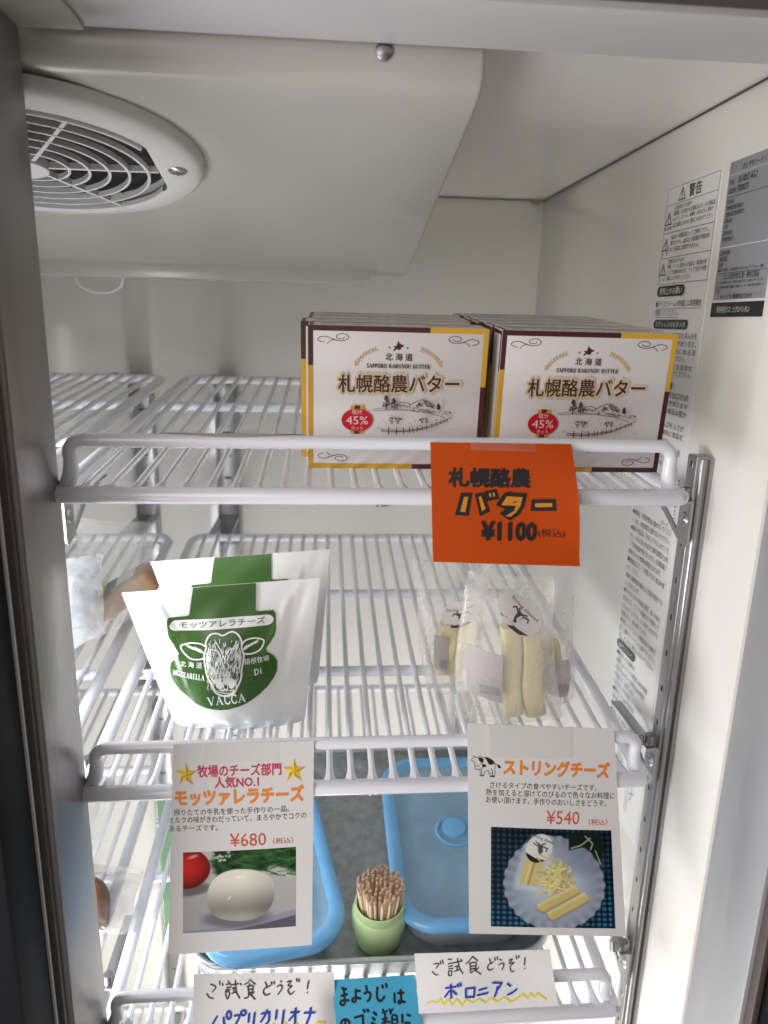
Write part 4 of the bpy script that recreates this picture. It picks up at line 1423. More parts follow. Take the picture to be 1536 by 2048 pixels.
def make_pouch(mtx, label):
    t = thing('cheese_pouch', label, 'cheese pouch', mtx, 'white mozzarella pouches on the middle shelf')
    org = V((-0.098, 0.059, -0.2308))
    Q = [V(p) - org for p in ((-0.1815, 0.0600, -0.1236), (-0.0358, 0.0600, -0.1125), (-0.0475, 0.0580, -0.2330), (-0.1475, 0.0580, -0.2335))]
    pz = Pouch(Q, [(243, 1187), (640, 1157), (611, 1482), (346, 1488)], 0.0235)
    b = MB()
    b.grid(pz.front, 80, 64, tri=True)
    b.grid(pz.back, 80, 64)
    for i in range(80):
        u0, u1 = i / 80, (i + 1) / 80
        b.face([pz.front(u0, 1), pz.front(u1, 1), pz.back(u1, 1), pz.back(u0, 1)])
    b.build('pouch', M['pouch'], t, angle=70)
    S = Sheet(pz.fn(), h0=8e-4)
    body = [(379, 1177), (441, 1172), (504, 1167), (505, 1205), (506, 1244), (510, 1246), (542, 1245), (546, 1252), (548, 1290), (545, 1306), (537, 1319), (530, 1329), (531, 1335), (545, 1346), (552, 1358), (552, 1376), (546, 1388),
            (535, 1401), (522, 1411), (507, 1420), (492, 1427), (476, 1432), (460, 1436), (445, 1438), (431, 1438), (417, 1437), (403, 1434), (390, 1429), (378, 1422), (367, 1415), (358, 1406), (351, 1396), (347, 1386), (346, 1376), (348, 1363),
            (354, 1355), (361, 1348), (363, 1340), (357, 1331), (351, 1321), (344, 1312), (340, 1302), (337, 1282), (336, 1265), (338, 1259), (372, 1255), (377, 1252), (378, 1215)]
    S.poly(body, M['green'], fine=5)
    S.build('green_label', t)
    S = Sheet(pz.fn(6.4, 320, 1240), h0=1.1e-3, step=4e-6, fine=16)
    w = M['label_white']
    P = [(225 + 82 * math.cos(a), 243 - 82 * math.sin(a)) for a in np.linspace(math.pi / 2, 3 * math.pi / 2, 12)]
    P += [(1345 + 82 * math.cos(a), 178 - 82 * math.sin(a)) for a in np.linspace(-math.pi / 2, math.pi / 2, 12)]
    S.poly(P, w, fine=16)
    S.h += 1e-4
    S.text('モッツアレラチーズ', (262, 290), (1322, 228), 105, M['ink_green'], 0.012)
    S.text('北 海 道', (302, 800), (572, 796), 72, w, 0.012)
    S.text('箱根牧場', (1085, 752), (1388, 728), 75, w, 0.006)
    S.serif('MOZZARELLA', (208, 930), (605, 938), 66, w)
    S.serif('DI', (1208, 876), (1302, 866), 66, w)
    S.serif('VACCA', (650, 1222), (1112, 1160), 96, w)
    # cow head: outlines and hair strokes in white
    head = [(612, 520), (600, 470), (640, 370), (720, 345), (800, 375), (880, 335), (930, 330), (990, 370), (1035, 450), (1045, 540), (1075, 640), (1055, 800), (1050, 900), (1000, 1010), (960, 1070), (880, 1100), (800, 1095), (730, 1050), (690, 960), (640, 880), (605, 740), (590, 640)]
    S.stroke(head + [head[0]], 22, w)
    for ear in ([(600, 520), (540, 490), (430, 485), (330, 510), (295, 545), (330, 610), (420, 680), (520, 690), (590, 670)], [(1045, 490), (1090, 445), (1190, 425), (1290, 450), (1315, 490), (1270, 580), (1170, 620), (1080, 615)]):
        S.stroke(ear, 20, w)
    rr = random.Random(5)
    for i in range(40):
        a = rr.random()
        S.stroke([(350 + 200 * a, 510 + 60 * a + rr.uniform(-18, 24)), (430 + 170 * a, 540 + 60 * a + rr.uniform(-10, 20))], 7, w, False)
        S.stroke([(1250 - 170 * a, 465 + 70 * a + rr.uniform(-20, 20)), (1180 - 120 * a, 490 + 70 * a + rr.uniform(-14, 18))], 7, w, False)

    def inside(x, y):
        y0, y1 = 420, 880
        if not y0 < y < y1:
            return False
        tt = (y - y0) / (y1 - y0)
        return 640 + 10 * tt < x < 1030 - 5 * tt
    S.poly([(640, 520), (700, 470), (760, 560), (800, 640), (840, 700), (880, 640), (930, 540), (985, 470), (1030, 560), (1050, 650), (1035, 800), (1020, 900), (980, 980), (720, 960), (660, 860), (625, 740), (612, 640)], w, fine=16)
    for i in range(420):
        x, y = rr.uniform(630, 1040), rr.uniform(415, 885)
        if not inside(x, y):
            continue
        cx = (x - 850) / 200
        ln = rr.uniform(24, 60)
        S.stroke([(x, y), (x - cx * 12 + rr.uniform(-6, 6), y + ln)], rr.uniform(6, 10), w if rr.random() < 0.35 else M['green'], False)
    for sx in (0, 1):
        f = (lambda p: p) if not sx else (lambda p: (1655 - p[0], p[1] - 20))
        S.stroke([f(p) for p in ((605, 600), (640, 585), (680, 625), (675, 670), (640, 690), (612, 655))], 9, w)
        S.ell(f((640, 640)), 16, 20, w)
        S.stroke([f(p) for p in ((660, 540), (760, 560), (800, 640), (800, 720))], 13, w)
    S.stroke([(730, 450), (800, 560), (850, 660)], 12, w)
    S.stroke([(985, 440), (920, 560), (880, 660)], 12, w)
    S.stroke([(725, 960), (760, 900), (850, 885), (950, 890), (995, 950), (985, 1020), (920, 1055), (800, 1050), (735, 1010), (725, 960)], 10, w)
    S.ell((795, 965), 48, 42, w, 0.5)
    S.ell((945, 960), 34, 44, w, 0.3)
    S.stroke([(840, 930), (850, 1000), (890, 1010), (895, 940)], 12, w)
    for i in range(26):
        x = rr.uniform(770, 970)
        S.stroke([(x, rr.uniform(1005, 1035)), (x + rr.uniform(8, 30), rr.uniform(1010, 1042))], 7, w, False)
    for i in range(30):
        x = rr.uniform(640, 720)
        y = rr.uniform(700, 1000)
        S.stroke([(x, y), (x + 4, y + rr.uniform(14, 34))], 6, w, False)
    S.build('label_print', t)
    return t


po = make_pouch(Matrix.Translation((-0.098, 0.059, -0.2303)), 'front white mozzarella pouch with green cow label, against the rail')
dup(po, Matrix.Translation((-0.0880, 0.109, -0.2235)) @ Matrix.Rotation(math.radians(-4), 4, 'Z') @ Matrix.Rotation(math.radians(-1), 4, 'Y'), 'rear white mozzarella pouch, half hidden behind the other pouch')


# ------------------------------------------------------------------ string cheese packs
def make_pack(name, label, Q, bulge, sticks, oval, back_label, group, cat='cheese pack', seed=1, film_m=None, card=None):
    Q = [V(p) for p in Q]
    org = (Q[2] + Q[3]) / 2
    Q = [p - org for p in Q]
    t = thing(name, label, cat, Matrix.Translation(org), group)
    r2 = random.Random(seed)
    ph = [r2.uniform(0, 6) for _ in range(4)]

    def half(u, v):
        e = math.sin(math.pi * min(1, max(0, u))) ** 0.7 * math.sin(math.pi * min(1, max(0, 0.06 + 0.9 * v))) ** 0.5
        wv = 0.0017 * math.sin(7 * u + ph[0] + 4 * v) * math.sin(9 * v + ph[1])
        return bulge * e + wv

    def warp(u, v):
        p = bilin(Q, u, v)
        return p + V((0.002 * math.sin(5 * v + ph[2]), 0.002 * math.sin(6 * u + ph[3]), 0.002 * math.sin(6 * u + ph[0])))

    def front(u, v, h=0):
        return warp(u, v) + V((0, -half(u, v) - h, 0))

    def back(u, v):
        return warp(u, v) + V((0, half(u, v) * 0.8 + 0.0004, 0))
    b = MB()
    b.grid(front, 30, 30)
    b.grid(back, 30, 30)
    b.build('film_bag', film_m or M['film'], t, angle=70)
    for k_, (x0, z0, x1, z1, y, r_) in enumerate(sticks):
        b = MB()
        n = 14
        pts = [(x0 + (x1 - x0) * i / n + 0.0012 * math.sin(i * 0.5), y + 0.001 * math.sin(i * 0.7 + k_), z0 + (z1 - z0) * i / n) for i in range(n + 1)]
        pts = [tuple(V(p) - org) for p in pts]
        rad = [r_ * (0.95 if i in (0, n) else 1.0) * (1 + 0.10 * i / n) for i in range(n + 1)]
        b.tube(pts, rad, 24, flat=0.75, square=1.0)
        b.build('cheese_stick', M['cheese'], t, bevel=0.0008)
    wd, ht = (Q[1] - Q[0]).length, (Q[3] - Q[0]).length
    S = Sheet(lambda a, b_, h: front(a / wd, b_ / ht, h), h0=4e-4)
    if oval:
        (cu_, cv, ru, rv, ro) = oval
        S.ell((cu_, cv), ru, rv, M['carton'], ro, fine=0.004)
        ca, sa = math.cos(ro), math.sin(ro)
        f = lambda x, y: (cu_ + x * ru * ca - y * rv * sa, cv + x * ru * sa + y * rv * ca)
        kk = M['ink_text']
        S.text('String cheese', f(-0.72, -0.30), f(0.72, -0.30), rv * 0.26, kk, 0.012)
        S.poly([f(-0.16, -0.15), f(0.12, -0.18), f(0.17, 0.1), f(0.08, 0.5), f(-0.04, 0.55), f(-0.14, 0.2)], kk)
        for q in ([(-0.14, -0.05), (-0.34, -0.2), (-0.42, -0.05)], [(0.14, -0.05), (0.36, -0.14), (0.44, 0.02)], [(-0.1, -0.15), (-0.22, -0.26)], [(0.1, -0.15), (0.24, -0.26)]):
            S.stroke([f(*p) for p in q], rv * 0.1, kk)
        S.poly([f(-0.80, 0.52), f(-0.3, 0.66), f(0.3, 0.66), f(0.80, 0.52), f(0.5, 0.84), f(0.0, 0.97), f(-0.5, 0.84)], kk)
        S.build('oval_label', t)
    if back_label:
        (u0, v0, u1, v1) = back_label
        S = Sheet(lambda a, b_, h: front(a / wd, b_ / ht, h), h0=3e-4)
        sl = (u1 - u0) * 0.25
        S.poly([(u0, v0), (u1, v0 + sl * 0.3), (u1, v1 + sl), (u0, v1)], M['film_paper'], fine=0.006)
        for i in range(9):
            S.stroke([(u0 + 0.002, v0 + (v1 - v0) * (0.08 + i * 0.07)), (u1 - 0.002 - 0.003 * (i % 3), v0 + (v1 - v0) * (0.10 + i * 0.07))], 0.0003, M['label_grey'], False)
        for i in range(11):
            u = u0 + (u1 - u0) * (0.38 + 0.052 * i)
            S.stroke([(u, v1 - 0.009), (u, v1 - 0.001)], 0.0004 if i % 3 else 0.0008, M['label_grey'], False, False)
        S.build('paper_label', t)
    if card:
        card(t, org, front)
    return t


g = 'clear packs of string cheese on the middle shelf'
make_pack('cheese_pack', 'clear bag of two cheese sticks with oval label, front one behind the string cheese card',
          [(0.0747, 0.0600, -0.1080), (0.1420, 0.0600, -0.1150), (0.1550, 0.0500, -0.2290), (0.0690, 0.0540, -0.2275)], 0.0150,
          [(0.1100, -0.1490, 0.1168, -0.2255, 0.0545, 0.0078), (0.1258, -0.1500, 0.1358, -0.2262, 0.0560, 0.0080)],
          (0.0400, 0.0250, 0.0215, 0.0125, 0.80), (0.006, 0.056, 0.029, 0.094), g, seed=3, film_m=M['film_clear'])
make_pack('cheese_pack', 'clear bag of string cheese at the left, tilted behind the front pack',
          [(0.0354, 0.0980, -0.1123), (0.1000, 0.0980, -0.1124), (0.0940, 0.0880, -0.2235), (0.0537, 0.0880, -0.2215)], 0.011,
          [(0.0690, -0.1620, 0.0670, -0.2080, 0.091, 0.0078), (0.0845, -0.1620, 0.0830, -0.2120, 0.091, 0.0080)],
          (0.0400, 0.0400, 0.0185, 0.0115, -0.12), (0.014, 0.058, 0.030, 0.088), g, seed=8)
make_pack('cheese_pack', 'clear bag of string cheese at the right, mostly hidden beside the front pack',
          [(0.1300, 0.0830, -0.1283), (0.1714, 0.0830, -0.1370), (0.1723, 0.0720, -0.2270), (0.1383, 0.0720, -0.2270)], 0.009,
          [(0.1510, -0.1750, 0.1530, -0.2150, 0.078, 0.0075)], None, (0.012, 0.055, 0.033, 0.086), g, seed=12)

# ------------------------------------------------------------------ packages behind the mullion


def white_insert(t, org, front):
    S = Sheet(lambda a, b_, h: front(a, b_, h - 0.0012), h0=0)
    S.poly([(0.06, 0.12), (0.80, 0.10), (0.82, 0.72), (0.55, 0.85), (0.06, 0.86)], M['insert'], fine=0.08)
    S.build('insert_card', t)


make_pack('package', 'clear bag with a plain white insert peeking from behind the mullion',
          [(-0.3000, 0.110, -0.1180), (-0.2190, 0.150, -0.1230), (-0.2280, 0.150, -0.1960), (-0.2950, 0.110, -0.2170)], 0.008, [], None, None, None, 'package', 21, M['film_milky'], white_insert)


def brown_insert(t, org, front):
    b = MB()
    b.box((-0.045, -0.010, -0.012), (0.035, 0.016, 0.012))
    b.xf(Matrix.Translation((0.012, 0.012, 0.030)) @ Matrix.Rotation(math.radians(-32), 4, 'Y') @ Matrix.Rotation(math.radians(12), 4, 'X'))
    o = b.build('brown_block', M['brown_pack'], t, bevel=0.006, segs=4)
    S = Sheet(lambda a, b_, h: Matrix.Translation((0.012, 0.012, 0.030)) @ Matrix.Rotation(math.radians(-32), 4, 'Y') @ Matrix.Rotation(math.radians(12), 4, 'X') @ V((a, b_, 0.0122 + h)), h0=2e-4)
    for x0, x1, m_ in ((-0.018, -0.010, M['ink_yellow']), (-0.010, 0.002, M['ink_green']), (0.002, 0.022, M['paper'])):
        S.poly([(x0, -0.006), (x1, -0.006), (x1, 0.012), (x0, 0.012)], m_)
    S.build('wrap_label', o)


make_pack('package', 'clear bag with a brown wrapped block and small green label behind the mullion',
          [(-0.2560, 0.205, -0.1060), (-0.1890, 0.205, -0.1120), (-0.1980, 0.185, -0.1930), (-0.2650, 0.185, -0.2200)], 0.017, [], None, None, None, 'package', 25, None, brown_insert)


def sausage_insert(t, org, front):
    b = MB()
    pts = [(-0.008 + i * 0.0016 + 0.003 * math.sin(i * 0.6), -0.002, 0.052 - i * 0.0044) for i in range(11)]
    b.tube(pts, [0.005, 0.0095, 0.0112, 0.0118, 0.0120, 0.0120, 0.0118, 0.0114, 0.0104, 0.0085, 0.004], 16)
    b.build('sausage', M['sausage'], t)


make_pack('package', 'clear bag with a dark brown sausage low behind the mullion',
          [(-0.2560, 0.082, -0.3800), (-0.1860, 0.082, -0.3830), (-0.1960, 0.072, -0.4360), (-0.2520, 0.072, -0.4360)], 0.012, [], None, None, None, 'package', 31, M['film_thin'], sausage_insert)
b = MB()


def packet(u, v):
    e = math.sin(math.pi * u) ** 0.6 * math.sin(math.pi * v) ** 0.6
    return V((-0.385 + 0.072 * u, 0.375 + 0.02 * v, -0.868 - 0.085 * v)) + V((0, -0.009 * e, 0.004 * e))


b.grid(packet, 20, 20)
b.grid(lambda u, v: packet(u, v) + V((0, 0.001 + 0.012 * math.sin(math.pi * u) * math.sin(math.pi * v), 0)), 20, 20)
gp = b.build('green_packet', M['green_pack'])
tag(gp, 'small green packet with a yellow mark on the lowest shelf', 'packet')
S = Sheet(lambda u, v, h: packet(u, v) + V((0, -h, 0)), h0=3e-4)
S.poly([(0.55, 0.42), (0.68, 0.38), (0.74, 0.55), (0.58, 0.6)], M['ink_yellow'], fine=0.1)
S.build('yellow_mark', gp)

# ------------------------------------------------------------------ metal tray on the bottom shelf
TR = SH[2]
tray_m = TR @ Matrix.Translation((0.006, 0.157, TOPY + 0.0003))
tr = thing('metal_tray', 'shallow worn aluminium tray under the blue containers', 'tray', tray_m)


def rrect(hx, hy, r_, n=10):
    P = []
    for cx, cy, a0 in ((hx - r_, hy - r_, 0), (-hx + r_, hy - r_, 90), (-hx + r_, -hy + r_, 180), (hx - r_, -hy + r_, 270)):
        for i in range(n + 1):
            a = math.radians(a0 + 90 * i / n)
            P.append((cx + r_ * math.cos(a), cy + r_ * math.sin(a)))
    return P


def ringed(b, rings, mi=0):
    """join a list of (outline, z) loops into walls"""
    for (A, za), (B, zb) in zip(rings, rings[1:]):
        n = len(A)
        for i in range(n):
            j = (i + 1) % n
            b.face([(*A[i], za), (*A[j], za), (*B[j], zb), (*B[i], zb)], mi)


b = MB()
HX_, HY_ = 0.147, 0.126
rings = [(rrect(HX_ - 0.006, HY_ - 0.006, 0.024), 0.0022), (rrect(HX_ - 0.003, HY_ - 0.003, 0.027), 0.005), (rrect(HX_, HY_, 0.030), 0.0235)]
ringed(b, rings)
b.face([(*p, 0.0022) for p in rrect(HX_ - 0.006, HY_ - 0.006, 0.024)])
rings = [(rrect(HX_ - 0.005, HY_ - 0.005, 0.025), 0.0), (rrect(HX_ - 0.0018, HY_ - 0.0018, 0.028), 0.004), (rrect(HX_ + 0.0012, HY_ + 0.0012, 0.031), 0.0225)]
ringed(b, rings)
b.face([(*p, 0.0) for p in rrect(HX_ - 0.005, HY_ - 0.005, 0.025)][::-1])
b.build('pan', M['tray'], tr, angle=50)
b = MB()
b.tube([(*p, 0.0240) for p in rrect(HX_ + 0.0015, HY_ + 0.0015, 0.0315)], 0.0026, 10, closed=True)
b.build('rim', M['tray_rim'], tr)


# ------------------------------------------------------------------ blue lidded containers
def make_container(name, label, hx, hy, mtx, group, knob=True):
    t = thing(name, label, 'food container', mtx, group)
    b = MB()
    r_ = 0.036
    rings = [(rrect(hx - 0.014, hy - 0.014, r_ - 0.008), 0.0006), (rrect(hx - 0.009, hy - 0.009, r_ - 0.004), 0.004), (rrect(hx - 0.004, hy - 0.004, r_), 0.0265), (rrect(hx - 0.0015, hy - 0.0015, r_), 0.0275)]
    ringed(b, rings)
    b.face([(*p, 0.0006) for p in rings[0][0]][::-1])
    b.build('clear_body', M['body_clear'], t, angle=50)
    b = MB().tube([(*p, 0.0272) for p in rrect(hx - 0.0018, hy - 0.0018, r_)], 0.0012, 8, closed=True)
    b.tube([(*p, 0.0022) for p in rrect(hx - 0.0115, hy - 0.0115, r_ - 0.006)], 0.0011, 8, closed=True)
    b.build('body_rim', M['body_edge'], t)
    b = MB()
    rings = [(rrect(hx, hy, r_), 0.0288), (rrect(hx + 0.0018, hy + 0.0018, r_), 0.0298), (rrect(hx + 0.0018, hy + 0.0018, r_), 0.034), (rrect(hx, hy, r_), 0.0362), (rrect(hx - 0.004, hy - 0.004, r_ - 0.003), 0.0368),
             (rrect(hx - 0.0085, hy - 0.0085, r_ - 0.006), 0.0360), (rrect(hx - 0.0105, hy - 0.0105, r_ - 0.007), 0.0330)]
    ringed(b, rings)
    b.build('lid_rim', M['lid_rim'], t, angle=50)
    b = MB()
    rings = [(rrect(hx - 0.0106, hy - 0.0106, r_ - 0.007), 0.0328), (rrect(hx - 0.014, hy - 0.014, r_ - 0.010), 0.0316), (rrect(hx - 0.024, hy - 0.024, r_ - 0.016), 0.0314), (rrect(hx - 0.0265, hy - 0.0265, r_ - 0.017), 0.0328)]
    ringed(b, rings)
    b.face([(*p, 0.0328) for p in rings[-1][0]])
    b.build('lid_panel', M['lid_panel'], t, angle=50)
    if knob:
        b = MB()
        b.lathe([(0.0175, 0.0332), (0.0185, 0.0350), (0.0172, 0.0362), (0.0155, 0.0350), (0.015, 0.0332)], n=36)
        b.lathe([(0.0, 0.0385), (0.0085, 0.0382), (0.0112, 0.0370), (0.0115, 0.0332)], (0.0, 0.004, 0), n=36)
        b.build('lid_valve', M['lid_rim'], t)
    return t


g = 'clear food containers with blue lids in the tray'
Zt = TOPY + 0.0030
make_container('food_container', 'blue lidded container in the tray, right of the toothpick holder', 0.0635, 0.1030, TR @ Matrix.Translation((0.0900, 0.1480, Zt)), g)
make_container('food_container', 'blue lidded container in the tray, behind the mozzarella card', 0.0570, 0.0940, TR @ Matrix.Translation((-0.0865, 0.1195, Zt)) @ Matrix.Rotation(math.radians(11), 4, 'Z'), g)

# ------------------------------------------------------------------ toothpick holder and toothpicks
JM = TR @ Matrix.Translation((0.0125, 0.0670, Zt))
jar = thing('toothpick_holder', 'round light green plastic holder full of toothpicks', 'toothpick holder', JM)
b = MB()
b.lathe([(0.0, 0.0), (0.0170, 0.0), (0.0188, 0.0012), (0.0205, 0.008), (0.0226, 0.019), (0.0233, 0.026), (0.0230, 0.031), (0.0218, 0.0340), (0.0212, 0.0346), (0.0210, 0.0360), (0.0209, 0.0405), (0.0205, 0.0418), (0.0196, 0.0420),
         (0.0190, 0.0410), (0.0186, 0.034), (0.0190, 0.02), (0.0170, 0.004), (0.0, 0.003)], n=64)
b.build('cup', M['jar'], jar, angle=35)
b = MB()
b.lathe([(0.00075, -0.031), (0.0009, -0.028), (0.00105, -0.02), (0.00105, 0.0305), (0.0009, 0.0310), (0.00088, 0.0316), (0.00105, 0.0320)], n=9)
b.lathe([(0.00105, 0.0320), (0.00105, 0.0330), (0.0009, 0.0333), (0.00088, 0.0338), (0.00105, 0.0342), (0.00105, 0.0356), (0.0, 0.0357)], n=9, mi=1)
b.lathe([(0.00002, -0.0330), (0.00075, -0.031)], n=9)
pick = b.build('toothpick', [M['wood'], M['wood_end']], None, angle=60)
tag(pick, 'plain wooden toothpick with a brown grooved head in the green holder', 'toothpick', 'toothpicks in the green holder')
slots_ = []
rr = random.Random(11)
tries = 0
while len(slots_) < 74 and tries < 20000:
    tries += 1
    rad = 0.0165 * math.sqrt(rr.random())
    a = rr.uniform(0, 2 * math.pi)
    p = (rad * math.cos(a), rad * math.sin(a))
    if all((p[0] - q[0]) ** 2 + (p[1] - q[1]) ** 2 > 0.0026 ** 2 for q in slots_):
        slots_.append(p)
for i, (x, y) in enumerate(slots_):
    lean = 0.30
    topx, topy = x * (1.16) + rr.uniform(-0.0008, 0.0008), y * 1.16 + rr.uniform(-0.0008, 0.0008)
    lowx, lowy = x * 0.62, y * 0.62
    z0 = -0.0035 + rr.uniform(0, 0.0025)
    ax = V((topx - lowx, topy - lowy, 0.058)).normalized()
    mid = V((lowx, lowy, z0)) + ax * 0.033
    if i == 0:
        o = pick
    else:
        o = pick.copy()
        col.objects.link(o)
    o.matrix_world = JM @ Matrix.Translation(mid) @ V((0, 0, 1)).rotation_difference(ax).to_matrix().to_4x4() @ Matrix.Rotation(rr.uniform(0, 6), 4, 'Z') @ Matrix.Diagonal((1.18, 1.18, 0.86, 1))

# ------------------------------------------------------------------ printed mozzarella card
W_, H_ = 200, 146
yy, xx = np.mgrid[0:H_, 0:W_]
U, Vv = xx / (W_ - 1), yy / (H_ - 1)


def sstep(a, b_, x):
    t = np.clip((x - a) / (b_ - a), 0, 1)
    return t * t * (3 - 2 * t)


def fnoise(shape, cells, seed):
    r3 = np.random.default_rng(seed)
    h, w = shape
    out = np.zeros(shape)
    amp = 1.0
    tot = 0
    for o in range(4):
        c = max(2, int(cells * 2 ** o))
        gy, gx = np.linspace(0, c - 1.001, h), np.linspace(0, c - 1.001, w)
        G = r3.random((c + 1, c + 1))
        iy, ix = gy.astype(int), gx.astype(int)
        fy, fx = (gy - iy)[:, None], (gx - ix)[None, :]
        fy, fx = fy * fy * (3 - 2 * fy), fx * fx * (3 - 2 * fx)
        n_ = (G[iy][:, ix] * (1 - fy) * (1 - fx) + G[iy][:, ix + 1] * (1 - fy) * fx + G[iy + 1][:, ix] * fy * (1 - fx) + G[iy + 1][:, ix + 1] * fy * fx)
        out += amp * n_
        tot += amp
        amp *= 0.55
    return out / tot


def lay(img, mask, color):
    c = np.array(color, float)
    if c.ndim == 1:
        c = c[None, None, :]
    return img * (1 - mask[..., None]) + c * mask[..., None]


def inpoly(P, soft=0.006):
    """soft mask of a convex or concave polygon in unit coordinates"""
    P = np.array(P, float)
    ins = np.zeros(U.shape, bool)
    dist = np.full(U.shape, 9.0)
    n = len(P)
    for i in range(n):
        (x0, y0), (x1, y1) = P[i], P[(i + 1) % n]
        cond = ((y0 > Vv) != (y1 > Vv))
        xs = (x1 - x0) * (Vv - y0) / ((y1 - y0) if abs(y1 - y0) > 1e-9 else 1e-9) + x0
        ins ^= cond & (U < xs)
        dx, dy = x1 - x0, y1 - y0
        t = np.clip(((U - x0) * dx + (Vv - y0) * dy) / (dx * dx + dy * dy + 1e-12), 0, 1)
        dist = np.minimum(dist, np.hypot(U - x0 - t * dx, Vv - y0 - t * dy))
    sd = np.where(ins, dist, -dist)
    return sstep(-soft, soft, sd)


def elm(cx, cy, rx, ry, soft=0.03, rot=0.0, p=2.0):
    c, s_ = math.cos(rot), math.sin(rot)
    x, y = (U - cx), (Vv - cy)
    x, y = x * c + y * s_, -x * s_ + y * c
    d = (np.abs(x / rx) ** p + np.abs(y / ry) ** p) ** (1 / p)
    return sstep(1 + soft, 1 - soft, d), d


def segm(P, w, soft=0.004):
    d = np.full(U.shape, 9.0)
    for (x0, y0), (x1, y1) in zip(P, P[1:]):
        dx, dy = x1 - x0, y1 - y0
        t = np.clip(((U - x0) * dx + (Vv - y0) * dy) / (dx * dx + dy * dy + 1e-12), 0, 1)
        d = np.minimum(d, np.hypot(U - x0 - t * dx, (Vv - y0 - t * dy) * 0.75))
    return sstep(w / 2 + soft, w / 2 - soft, d)


def photo_mozzarella():
    n1 = fnoise(U.shape, 5, 1)
    img = np.zeros((H_, W_, 3)) + np.array([0.66, 0.66, 0.65])
    img += (Vv[..., None] - 0.5) * np.array([-0.10, -0.10, -0.07]) + (n1[..., None] - 0.5) * 0.06
    # greens at the back
    g1 = fnoise(U.shape, 14, 2)
    g2 = fnoise(U.shape, 26, 3)
    edge = 0.30 - 0.05 * np.sin(U * 9) + (n1 - 0.5) * 0.16
    mk = sstep(edge + 0.03, edge - 0.02, Vv) * sstep(0.22, 0.30, U + (g1 - 0.5) * 0.1)
    gc = np.array([0.10, 0.20, 0.12])[None, None] + (g1[..., None] - 0.4) * np.array([0.25, 0.42, 0.18]) + (g2[..., None] - 0.5) * np.array([0.16, 0.24, 0.12])
    img = lay(img, mk, (0, 0, 0)) + np.clip(gc, 0.01, 1) * mk[..., None]
    r4 = np.random.default_rng(4)
    for i in range(60):
        x, y = r4.uniform(0.25, 1.0), r4.uniform(0.0, 0.33)
        a = r4.uniform(-0.7, 0.5)
        ln = r4.uniform(0.04, 0.16)
        cc = np.array([0.16, 0.34, 0.12]) * r4.uniform(0.5, 1.5)
        img = lay(img, segm([(x, y), (x + ln * math.cos(a), y + ln * math.sin(a))], 0.010) * 0.85, cc)
    for i in range(18):
        x, y = r4.uniform(0.26, 0.42), r4.uniform(0.0, 0.12)
        img = lay(img, elm(x, y, r4.uniform(0.008, 0.02), r4.uniform(0.008, 0.016), 0.2)[0] * 0.8, (0.75, 0.78, 0.72))
    # plate edge
    lower = 0.975 - 0.20 * U ** 1.6
    img = lay(img, sstep(-0.012, 0.012, Vv - lower), (0.55, 0.55, 0.60))
    img = lay(img, sstep(-0.01, 0.01, Vv - lower - 0.075), (0.34, 0.33, 0.38))
    # tomato with its shadow
    img = lay(img, elm(0.09, 0.46, 0.17, 0.07, 0.35, -0.2)[0] * 0.6, (0.26, 0.20, 0.22))
    mk, d = elm(0.03, 0.20, 0.215, 0.245, 0.03)
    sh = np.clip(1 - 0.5 * d ** 2 - 0.35 * (Vv - 0.15), 0.25, 1)
    tc = np.stack([0.80 * sh, 0.13 * sh ** 1.5, 0.09 * sh ** 1.5], 2)
    img = img * (1 - mk[..., None]) + tc * mk[..., None]
    img = lay(img, elm(0.09, 0.055, 0.05, 0.018, 0.6, -0.4)[0] * 0.7, (0.95, 0.75, 0.70))
    # cheese ball with its shadow
    img = lay(img, elm(0.48, 0.84, 0.29, 0.12, 0.30)[0] * 0.75, (0.36, 0.36, 0.40))
    mk, d = elm(0.515, 0.555, 0.30, 0.325, 0.02, 0.12, 2.35)
    sh = 0.66 + 0.20 * np.cos((Vv - 0.30) * 5.6) - 0.10 * sstep(0.5, 0.8, U) + 0.16 * sstep(0.70, 0.86, Vv)
    sh = sh + (n1 - 0.5) * 0.04
    cc = np.stack([sh * 1.02, sh * 1.01, sh * 0.94], 2)
    img = img * (1 - mk[..., None]) + cc * mk[..., None]
    img = lay(img, elm(0.515, 0.33, 0.05, 0.018, 0.6)[0] * 0.5, (0.97, 0.97, 0.92))
    img = lay(img, segm([(0.405, 0.60), (0.425, 0.565)], 0.008), (0.92, 0.92, 0.92))
    return img


